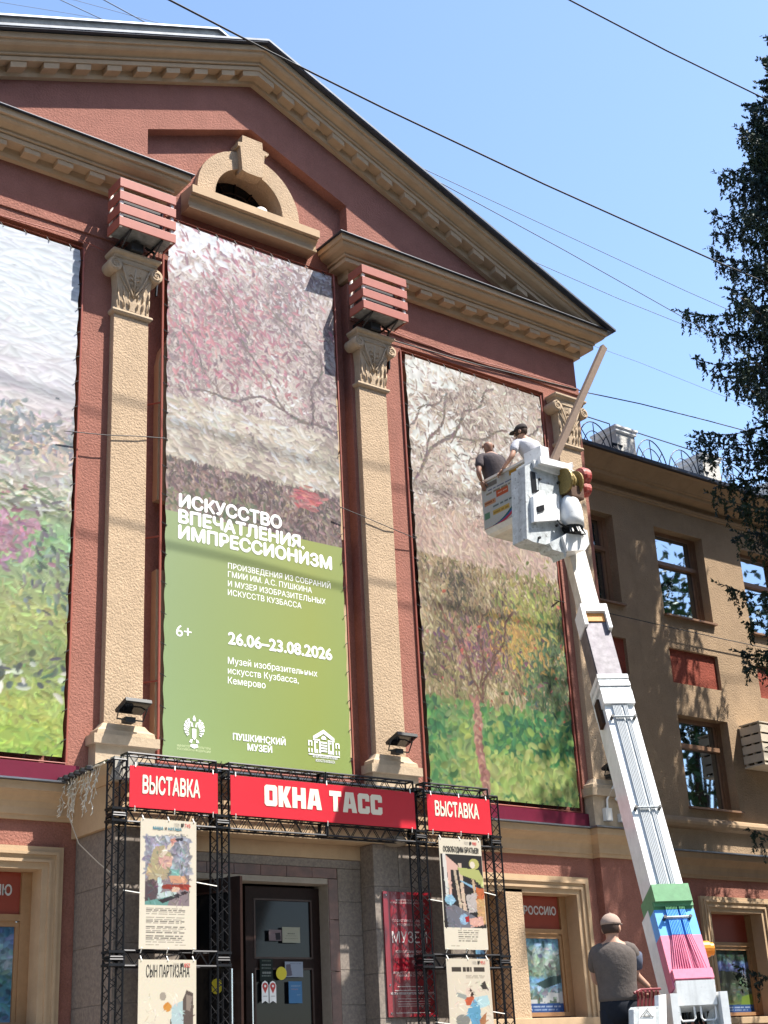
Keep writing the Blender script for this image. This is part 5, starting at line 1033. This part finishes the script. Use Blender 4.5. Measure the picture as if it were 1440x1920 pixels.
def sw(f, dx, c): fillpoly(a, [(x, 1.0-.93*((x+dx)**2.6)*.9) for x in np.linspace(.05, 1, n_)]+[(x, 1.02-.93*((x+dx)**2.6)*.9+f*(.3+.7*x)) for x in np.linspace(1, .05, n_)], c)
sw(.10, .02, (40, 110, 90)); sw(.09, -.03, (60, 96, 170)); sw(.06, -.085, (200, 70, 90)); 
dc = sheet('bucket_decal', a, 0, BY1-BY0, BZ0+.10, BZ1-.032, 0, lift, M_PAPER); dc.rotation_euler = (0, 0, -math.pi/2); dc.location = Vector((BX0-.003, BY1, 0))-Vector(lift.location)
mt = pxp('bucket_mount', M_LIFTG, [(984, 874), (1000, 866), (1062, 884), (1066, 1000), (1046, 1026), (1000, 1016), (988, 1010)], -3.14, -2.90)
MB().strip([[(at(x, y, -3.2).x, Y, at(x, y, -3.2).z) for x, y in ((1008, 857), (1068, 873), (1069, 884), (1010, 870))] for Y in (-3.24, -2.86)]).build('mount_lid', M_LIFT, lift)
pxp('mount_lid', M_LIFT, [(1000, 862), (1068, 881), (1060, 893), (1004, 875)], -3.18, -2.88)
MB().box(at(990, 866, -2.9).x-.02, at(1000, 866, -2.9).x+.02, -3.15, -2.86, 8.36, 8.50).build('mount_lid', M_LIFT, lift)
pxp('mount_slot', M_RUBBER, [(995, 883), (1007, 887), (1011, 921), (999, 925)], -3.150, -3.139, mt); pxp('slot_rail', M_LIFTG, [(1004, 887), (1007, 888), (1010, 918), (1007, 919)], -3.156, -3.151, mt)
pxp('mount_hole', M_RUBBER, [(1007, 950), (1020, 946), (1021, 957), (1009, 961)], -3.212, -3.201, mt)
pxp('mount_bracket', M_LIFT, [(1000, 930), (1014, 919), (1021, 921), (1025, 938), (1031, 940), (1040, 925), (1048, 930), (1050, 975), (1002, 978)], -3.20, -3.141, mt)
for x, y in ((1013, 898), (1047, 905), (1035, 940), (1012, 1008), (1045, 985)): MB().lathe(at(x, y, -3.16), (0, -1, 0), [(.016, -.02), (.016, .01), (0, .012)], 8).build('bolt', M_STEELD, mt)
hd = MB(); hc = at(1072, 985, -3.2); rr_ = .145
hd.strip([[hc+Vector((rr_*k*math.cos(t), rr_*k*math.sin(t), z)) for t in np.linspace(0, 2*math.pi, 21)[:-1]] for k, z in ((1.02, -.03), (1.02, .07), (.99, .16), (.92, .23), (.74, .31), (.45, .36), (.05, .38))], cap=True); hd.build('hose_hood', M_LIFT, lift, True)
MB().strip([[hc+Vector((rr_*k*math.cos(t), rr_*k*math.sin(t), z)) for t in np.linspace(0, 2*math.pi, 17)[:-1]] for k, z in ((.9, -.032), (.85, -.07), (.5, -.12))]).build('hood_cavity', M_RUBBER, lift)
hs = MB(); g_ = random.Random(9)
for k in range(26):
    t = g_.uniform(0, 6.28); p = hc+Vector((.11*math.cos(t), .11*math.sin(t), -.03)); e = at(1076+g_.uniform(-8, 8), 1012, -3.12)
    hs.tube([p, p+Vector((.02*math.cos(t), -.05, -.10)), (p+e)/2+Vector((.05*math.cos(t), -.05, -.02)), e], .011, 5)
for k in range(8): p = at(1045+2*k, 975+1.5*k, -3.2); hs.tube([p, p+Vector((0, -.04, -.06)), hc+Vector((-.03, -.08, -.1))], .011, 5)
hs.build('hose_bundle', M_RUBBER, lift)['kind'] = 'stuff'
pxp('knuckle', M_LIFT, [(1055, 1006), (1062, 1000), (1090, 1003), (1090, 992), (1101, 994), (1105, 1020), (1098, 1031), (1064, 1033)], -3.24, -2.95)
pxp('knuckle_plate', M_LIFTG, [(1030, 1018), (1056, 1004), (1064, 1033), (1060, 1046), (1056, 1036), (1036, 1030)], -3.2, -3.0)
MB().lathe(at(1056, 903, -3.2), (1, 0, 0), [(.0, -.02), (.16, -.02), (.165, .0), (.16, .02), (.11, .025), (.11, .06), (.13, .065), (.13, .085), (.10, .09), (.10, .155), (.165, .16), (.165, .18), (.0, .185)], 22).build('winch_drum', M_BRASS, lift)
MB().box(at(1060, 925, -3.2).x, at(1084, 925, -3.2).x, -3.3, -3.08, at(1070, 938, -3.2).z, at(1070, 915, -3.2).z, .02).build('winch_base', M_RUST, lift)
rm_ = MB(); q0 = at(1086, 893, -3.2); rm_.lathe(q0, (1, 0, 0), [(.0, -.01), (.10, -.01), (.115, .02), (.115, .10), (.09, .125), (0, .13)], 18); q1 = at(1090, 917, -3.2); rm_.lathe(q1, (1, 0, 0), [(.0, -.02), (.075, -.02), (.09, .01), (.09, .09), (.06, .11), (0, .115)], 16); rm_.build('winch_motor', M_REDM, lift)
MB().tube([at(1064, 878, -3.1), at(1066, 870, -3.1), at(1072, 868, -3.1), at(1074, 876, -3.1)], .012, 6).build('lid_latch', M_LIFT, lift)
# plank standing in the bucket
p0, p1 = at(1034, 872, -2.75), at(1132, 651, -2.75); d = (p1-p0).normalized(); sx_ = Vector((d.z, 0, -d.x)).normalized(); sy_ = d.cross(sx_)
pk = MB(); pk.obox(p0-d*.55, sx_, sy_, d, (-.042, -.03, 0), (.042, .03, (p1-p0).length+.55)); tag(pk.build('wooden_plank', M_WOOD), 'brown wooden plank sticking up at a slant behind the lift bucket', 'plank')

# ------------------------------------------------------------------ people
def skin_mesh(verts, edges, radii, sub=2):
    me = bpy.data.meshes.new('s'); me.from_pydata([tuple(v) for v in verts], edges, []); ob = bpy.data.objects.new('s', me); COL.objects.link(ob)
    ob.modifiers.new('k', 'SKIN').use_smooth_shade = True
    for i, r in enumerate(radii): me.skin_vertices[0].data[i].radius = (r, r)
    me.skin_vertices[0].data[0].use_root = True
    su = ob.modifiers.new('u', 'SUBSURF'); su.levels = su.render_levels = sub
    bpy.context.view_layer.update(); out = bpy.data.meshes.new_from_object(ob.evaluated_get(bpy.context.evaluated_depsgraph_get()))
    bpy.data.objects.remove(ob); bpy.data.meshes.remove(me); return out
def append(me, mb):
    bm = bmesh.new(); bm.from_mesh(me); t = mb.mesh('x', M_SKIN, True); bm.from_mesh(t); bm.to_mesh(me); bm.free(); bpy.data.meshes.remove(t)
    me.polygons.foreach_set('use_smooth', [True]*len(me.polygons)); return me
def ell(B, c, ax, ay, az, rx, ry, rz, n=12, m_=8, z0=-1., z1=1.):
    rows = []
    for i in range(m_+1):
        h = z0+(z1-z0)*i/m_; h = math.sin(h*math.pi/2); r = math.sqrt(max(0, 1-h*h))+1e-3; rows.append([c+az*(rz*h)+ax*(rx*r*math.cos(2*math.pi*k/n))+ay*(ry*r*math.sin(2*math.pi*k/n)) for k in range(n)])
    B.strip(rows); return B
def person(label, J, r, f, k, skin, shirt, trou, cap=None, hair=None, sleeve2=None, legs=True, lean=None):
    """J joints in space; r right-hand side, f facing; k size"""
    up = Vector((0, 0, 1)); t = thing('person', label, 'person', J['foot'] if 'foot' in J else J['pel'])
    names = ['pel', 'waist', 'chest', 'neckb', 'neck', 'hb', 'hc', 'ht', 'shL', 'elL', 'haL', 'shR', 'elR', 'haR', 'hipL', 'knL', 'anL', 'toL', 'hipR', 'knR', 'anR', 'toR']
    J['hb'] = J['hc']-up*.055*k; J['ht'] = J['hc']+up*.06*k; J.setdefault('neckb', J['chest'].lerp(J['neck'], .6))
    for s, sg in (('L', -1), ('R', 1)):
        J['hip'+s] = J['pel']+r*(.085*k*sg)-up*.04*k; b = J['foot']
        J.setdefault('kn'+s, J['hip'+s].lerp(b+r*(.1*k*sg), .5)+f*.02); J.setdefault('an'+s, b+r*(.11*k*sg)+up*.07*k); J.setdefault('to'+s, b+r*(.13*k*sg)+f*.15*k+up*.035*k)
    rad = [.11, .10, .12, .07, .052, .066, .082, .055, .046, .04, .026, .046, .04, .026, .085, .058, .045, .035, .085, .058, .045, .035]
    ix = {n: i for i, n in enumerate(names)}
    E = [('pel', 'waist'), ('waist', 'chest'), ('chest', 'neckb'), ('neckb', 'neck'), ('neck', 'hb'), ('hb', 'hc'), ('hc', 'ht')]
    for s in 'LR': E += [('neckb', 'sh'+s), ('sh'+s, 'el'+s), ('el'+s, 'ha'+s), ('pel', 'hip'+s), ('hip'+s, 'kn'+s), ('kn'+s, 'an'+s), ('an'+s, 'to'+s)]
    me = skin_mesh([J[n] for n in names], [(ix[a], ix[b]) for a, b in E], [q*k for q in rad])
    B = MB(); hc = J['hc']; hf = J.get('look', f)
    hr = hf.cross(up).normalized()
    for sg in (-1, 1): ell(B, hc+hr*(.082*k*sg)-up*.012*k-hf*.005*k, hf, hr, up, .022*k, .012*k, .034*k, 8, 6)
    ell(B, hc+hf*.088*k-up*.012*k, hr, hf, up, .014*k, .02*k, .028*k, 8, 6)
    ell(B, hc+hf*.07*k-up*.06*k, hr, hf, up, .028*k, .016*k, .012*k, 8, 6)
    for sg in (-1, 1): ell(B, hc+hf*.074*k+hr*.032*k*sg+up*.012*k, hr, hf, up, .014*k, .01*k, .009*k, 8, 6)
    for s in 'LR':
        d_ = (J['ha'+s]-J['el'+s]).normalized(); sd = d_.cross(up); sd = sd.normalized() if sd.length > .05 else r; p_ = d_.cross(sd)
        ell(B, J['ha'+s]+d_*.045*k, sd, p_, d_, .038*k, .018*k, .055*k, 10, 6)
        for q in range(4):
            b_ = J['ha'+s]+d_*.085*k+sd*(.026-.0175*q)*k; L_ = (.055, .064, .06, .047)[q]*k
            B.tube([b_, b_+d_*L_*.5-p_*.004*k, b_+d_*L_*.8+(p_ if p_.z < 0 else -p_)*L_*.45], [.0095*k, .009*k, .0065*k], 6)
        b_ = J['ha'+s]+d_*.03*k+sd*.034*k; B.tube([b_, b_+sd*.03*k+d_*.03*k, b_+sd*.032*k+d_*.058*k], [.011*k, .01*k, .007*k], 6)
    append(me, B); me.materials.clear(); me.materials.append(skin); put('body', me, t)
    # shirt: rings along the trunk, sleeves
    S_ = MB(); n = 18; ctr = [(J['pel']+up*.03*k, .180, .128), (J['pel']+up*.075*k, .188, .135), (J['waist'], .178, .128), (J['waist'].lerp(J['chest'], .5), .188, .130), (J['chest'], .204, .132), (J['chest'].lerp(J['neckb'], .6), .212, .122), (J['chest'].lerp(J['neckb'], .88), .190, .108), (J['neckb']+(J['neck']-J['neckb'])*.15, .135, .090), (J['neckb'].lerp(J['neck'], .5), .078, .072), (J['neckb'].lerp(J['neck'], .62), .070, .066)]
    wob = random.Random(len(label))
    rows = []
    for c, a_, b_ in ctr: rows.append([c+r*(a_*k*math.cos(2*math.pi*i/n)*(1+wob.uniform(-.02, .02)))+f*(b_*k*math.sin(2*math.pi*i/n)*(1+wob.uniform(-.03, .03))) for i in range(n)])
    S_.strip(rows)
    for s in 'LR': S_.tube([J['neckb'].lerp(J['sh'+s], .22), J['sh'+s], J['sh'+s].lerp(J['el'+s], .35), J['sh'+s].lerp(J['el'+s], .72)], [.064*k, .070*k, .068*k, .066*k], 12)
    sm = S_.mesh('shirt', shirt, True); so_ = put('shirt', sm, t); md = so_.modifiers.new('s', 'SUBSURF'); md.levels = md.render_levels = 1
    if sleeve2: MB().tube([J['shR'].lerp(J['elR'], .22)+r*.012, J['shR'].lerp(J['elR'], .5)+r*.012, J['shR'].lerp(J['elR'], .74)+r*.010], [.066*k, .068*k, .066*k], 12).build('sleeve_panel', sleeve2, t, True)
    T_ = MB(); T_.strip([[c+r*(a_*k*math.cos(2*math.pi*i/n))+f*(b_*k*math.sin(2*math.pi*i/n)) for i in range(n)] for c, a_, b_ in ((J['pel']+up*.10*k, .168, .118), (J['pel'], .178, .126), (J['pel']-up*.09*k, .175, .125), (J['pel']-up*.15*k, .13, .10))])
    for s in 'LR': T_.tube([J['hip'+s]+up*.02*k, J['hip'+s]-up*.1*k, J['kn'+s], J['an'+s]], [.098*k, .10*k, .078*k, .07*k], 12)
    T_.build('trousers', trou, t, True)
    sh_ = MB()
    for s in 'LR': ell(sh_, J['an'+s].lerp(J['to'+s], .55)-up*.02*k, r, f, up, .048*k, .14*k, .055*k)
    sh_.build('shoes', M_RUBBER, t, True)
    if hair: H_ = MB(); ell(H_, hc+up*.012*k-hf*.012*k, hr, hf, up, .086*k, .094*k, .098*k, 16, 8, -.45, 1.); H_.build('hair', hair, t, True)
    if cap:
        K_ = MB(); ell(K_, hc+up*.035*k-hf*.003*k, hr, hf, up, .094*k, .106*k, .095*k, 18, 8, -.06, 1.); K_.strip([[hc+up*(.03+dz)*k+hf*(.085*k)+hr*(x*k)+hf*(y*k) for x, y in ((-.075, .0), (-.06, .055), (-.02, .085), (.02, .085), (.06, .055), (.075, .0))] for dz in (0, .008)]); 
        ell(K_, hc+up*.13*k, hr, hf, up, .01*k, .01*k, .008*k, 8, 4); K_.build('cap', cap, t, True)
    return t
# man at the controls, seen from behind
tz = at(1143, 1711, -4.62); k = .985; f = Vector((.74, .67, 0)).normalized(); r = Vector((f.y, -f.x, 0)); U = Vector((0, 0, 1)); lk = (f+r*.35).normalized()
DK = 1.215
J = dict(hc=tz-U*.135, neck=tz-U*.235-f*.01, neckb=tz-U*.30-f*.015, chest=tz-U*.45-f*.02, waist=tz-U*.66, pel=tz-U*.82, look=lk)
J['foot'] = Vector((tz.x, tz.y, DK)); J['shL'] = tz-U*.325-r*.175; J['shR'] = tz-U*.325+r*.178-f*.01
J['elR'] = at(1190, 1826, -4.66); J['haR'] = at(1219, 1853, -4.72); J['elL'] = tz-U*.58-r*.20+f*.16; J['haL'] = at(1192, 1860, -4.58)
person('man in a taupe shirt and beige cap working the lift controls, seen from behind', J, r, f, k, M_SKIN, M_TAUPE, M_NAVY, cap=M_CAPB, hair=M_HAIR, sleeve2=M_NAVY2)
# two men in the bucket
def bman(label, hp, Y, top, lean, k, skin, shirt, cap, hair, hands, elbows, look):
    f = Vector((.35, .94, 0)).normalized(); r = Vector((f.y, -f.x, 0)); h = at(*hp, Y); n_ = lean.normalized()
    J = dict(hc=h, neck=h-n_*.10*k, neckb=h-n_*.165*k, chest=h-n_*.30*k, waist=h-n_*.50*k, look=Vector(look).normalized()); J['pel'] = J['waist']-(n_*.5+U*.5).normalized()*.15*k
    J['foot'] = Vector((min(max(J['pel'].x, BX0+.2), BX1-.15), min(max(J['pel'].y, BY0+.2), BY1-.2), BZ0+.06)); J['shL'] = J['neckb']-r*.165*k-n_*.02*k; J['shR'] = J['neckb']+r*.165*k-n_*.02*k
    for s in 'LR':
        J['el'+s] = at(*elbows[s]); J['ha'+s] = at(*hands[s]); hp_ = J['pel']-U*.05; J['kn'+s] = (hp_+J['foot'])/2+f*.12*k+r*(.09*k*(1 if s == 'R' else -1))
    return person(label, J, r, f, k, skin, shirt, M_NAVY, cap=cap, hair=hair)
bman('bald man in a dark plum shirt standing in the lift bucket', (915, 836), -2.12, 0, Vector((-.20, .0, 1)), .86, M_SKIN2, M_DKSH, None, None, dict(L=(903, 903, -2.1), R=(938, 896, -2.2)), dict(L=(897, 886, -2.12), R=(945, 880, -2.15)), (.6, .8, -.1))
bman('man in a pale shirt and dark cap leaning over the lift bucket rim', (976, 811), -2.55, 0, Vector((-.42, .15, .9)), .86, M_SKIN, M_LTSH, M_CAPD, M_HAIR, dict(L=(942, 880, -2.45), R=(985, 880, -2.4)), dict(L=(960, 855, -2.55), R=(1002, 850, -2.5)), (-.55, .8, -.2))

# ------------------------------------------------------------------ spruce, street trees and an added row that blocks sky light
def quads(name, co, m, parent):
    n = len(co)//4; me = grid_mesh(name, co, np.arange(n*4).reshape(n, 4)); me.materials.append(m); return put(name, me, parent)
sp_ = thing('spruce_tree', 'tall dark spruce at the right edge in front of the wing', 'tree', (18.76, -2.5, 0))
SX, SY, SH = 18.76, -2.5, 19.0
MB().tube([(SX, SY, 0), (SX+.05, SY, 6), (SX, SY+.03, 13), (SX, SY, SH)], [.26, .19, .10, .015], 12).build('trunk', M_BARK, sp_, True)
g = np.random.default_rng(11); needles = []; bw = MB()
def needle_clump(p, d, L, w):
    """short needles all round a twig from p along d"""
    n = max(6, int(L/.020)); t = g.random(n)*L; d = d/np.linalg.norm(d); b = p+d*t[:, None]
    q = g.normal(0, 1, (n, 3)); q -= (q@d)[:, None]*d; q /= np.linalg.norm(q, axis=1)[:, None]; e = b+q*w+d*w*.9
    s_ = np.cross(q, d)*w*.42; c4 = np.stack([b-s_, b+s_, e+s_*.5, e-s_*.5], 1); needles.append(c4.reshape(-1, 3))
z = 2.2; kk = 0
while z < SH-.25:
    dtop = SH-z; Rb = min(2.5, .45*dtop+.08) if dtop < 8 else 2.45+.3*math.sin(kk*.7); nb = 10 if dtop > 1.5 else 6
    for j in range(nb):
        az = 2*math.pi*(j+g.uniform(-.3, .3))/nb+kk*.9; L = Rb*g.uniform(.55, 1.12); h = np.array([math.cos(az), math.sin(az), 0]); o_ = np.array([SX, SY, z+g.uniform(-.1, .1)])
        droop = .42 if dtop > 4 else .12; N = 9; pts = []
        for i in range(N+1):
            s = i/N; pts.append(o_+h*L*s+np.array([0, 0, -droop*L*s*(1-.55*s*s)+.10*L*s**3+g.uniform(-.012, .012)]))
        bw.tube(pts, [max(.006, .03*(1-i/N)*L/2.4) for i in range(N+1)], 4, cap=False)
        side = np.array([-h[1], h[0], 0])
        for i in range(1, N+1):
            for sg in (-1, 1):
                for rep in range(2):
                    s = (i-g.random())/N; p = pts[i-1]+(pts[i]-pts[i-1])*g.random(); tl = (.55*(1-s)+.16)*g.uniform(.6, 1.1)*min(1, L/1.8)
                    d = h*g.uniform(.25, .8)+side*sg*g.uniform(.5, 1)+np.array([0, 0, g.uniform(-.75, .05)]); d /= np.linalg.norm(d)
                    needle_clump(p, d, tl, .042)
                    if dtop > 2:
                        for hh in range(2): pp = p+d*tl*g.uniform(.25, .95); needle_clump(pp, np.array([g.uniform(-.25, .25), g.uniform(-.25, .25), -1.]), g.uniform(.12, .34), .036)
                        needle_clump(p+d*tl*.4, d+np.array([0, 0, .5])+g.normal(0, .4, 3), tl*.5, .038)
            needle_clump(pts[i-1], pts[i]-pts[i-1], float(np.linalg.norm(pts[i]-pts[i-1])), .045)
        needle_clump(pts[-1], h+np.array([0, 0, .5]), .14, .045)
    z += .46 if dtop > 3 else .27; kk += 1
bw.build('branches', M_BARK, sp_)['kind'] = 'stuff'
quads('crown', np.concatenate(needles), M_NEEDLE, sp_)['kind'] = 'stuff'
def broadleaf(label, x, y, h, rad, seed, n=5200, ls=.16):
    t = thing('street_tree', label, 'tree', (x, y, 0), 'trees across the street'); g = np.random.default_rng(seed)
    tk = MB(); tk.tube([(x, y, 0), (x+.1, y, h*.3), (x, y+.1, h*.55)], [.28, .2, .12], 9)
    cl = []
    for i in range(26):
        a, e = g.uniform(0, 6.28), g.uniform(-.35, 1.4); c = np.array([x, y, h*.62])+np.array([math.cos(a)*math.cos(e)*rad, math.sin(a)*math.cos(e)*rad, math.sin(e)*h*.36])*g.uniform(.55, 1.0); cl.append(c)
        tk.tube([(x, y+.05, h*g.uniform(.25, .5)), ((x+c[0])/2, (y+c[1])/2, (h*.45+c[2])/2), tuple(c)], [.07, .045, .015], 5)
    tk.build('trunk', M_BARK, t)
    c = np.array(cl)[g.integers(0, 26, n)]+g.normal(0, rad*.24, (n, 3)); u = g.normal(0, 1, (n, 3)); u /= np.linalg.norm(u, axis=1)[:, None]; v = np.cross(u, g.normal(0, 1, (n, 3))); v /= np.linalg.norm(v, axis=1)[:, None]
    s = ls*g.uniform(.6, 1.3, (n, 1)); q = np.stack([c-u*s, c-v*s*.55, c+u*s, c+v*s*.55], 1).reshape(-1, 3); quads('crown', q, M_LEAF, t)['kind'] = 'stuff'
ROW = [(31, -9.5, 15, 3.2), (38, -4.0, 16, 3.0), (27, -15, 13, 3.0), (43, -11, 21, 4.2), (24, -6.5, 7.5, 1.9)]+[(-32+7.2*k, -19.5-1.5*(k % 2), 20+2.2*math.sin(k*2.3), 4.6) for k in range(10)]  # the evenly spaced row is added out of view to dim sky fill on the facade
WHO = ['slim near', 'tall eastern', 'low near', 'tallest', 'small near']+['first', 'second', 'third', 'fourth', 'fifth', 'sixth', 'seventh', 'eighth', 'ninth', 'tenth']
for i, (x, y, h, rd) in enumerate(ROW): broadleaf(WHO[i]+(' leafy tree of the added light-blocking row' if i > 4 else ' leafy street tree')+' across the road, outside the picture', x, y, h, rd, 40+i, *((5200, .16) if i < 5 else (5200, .42)))
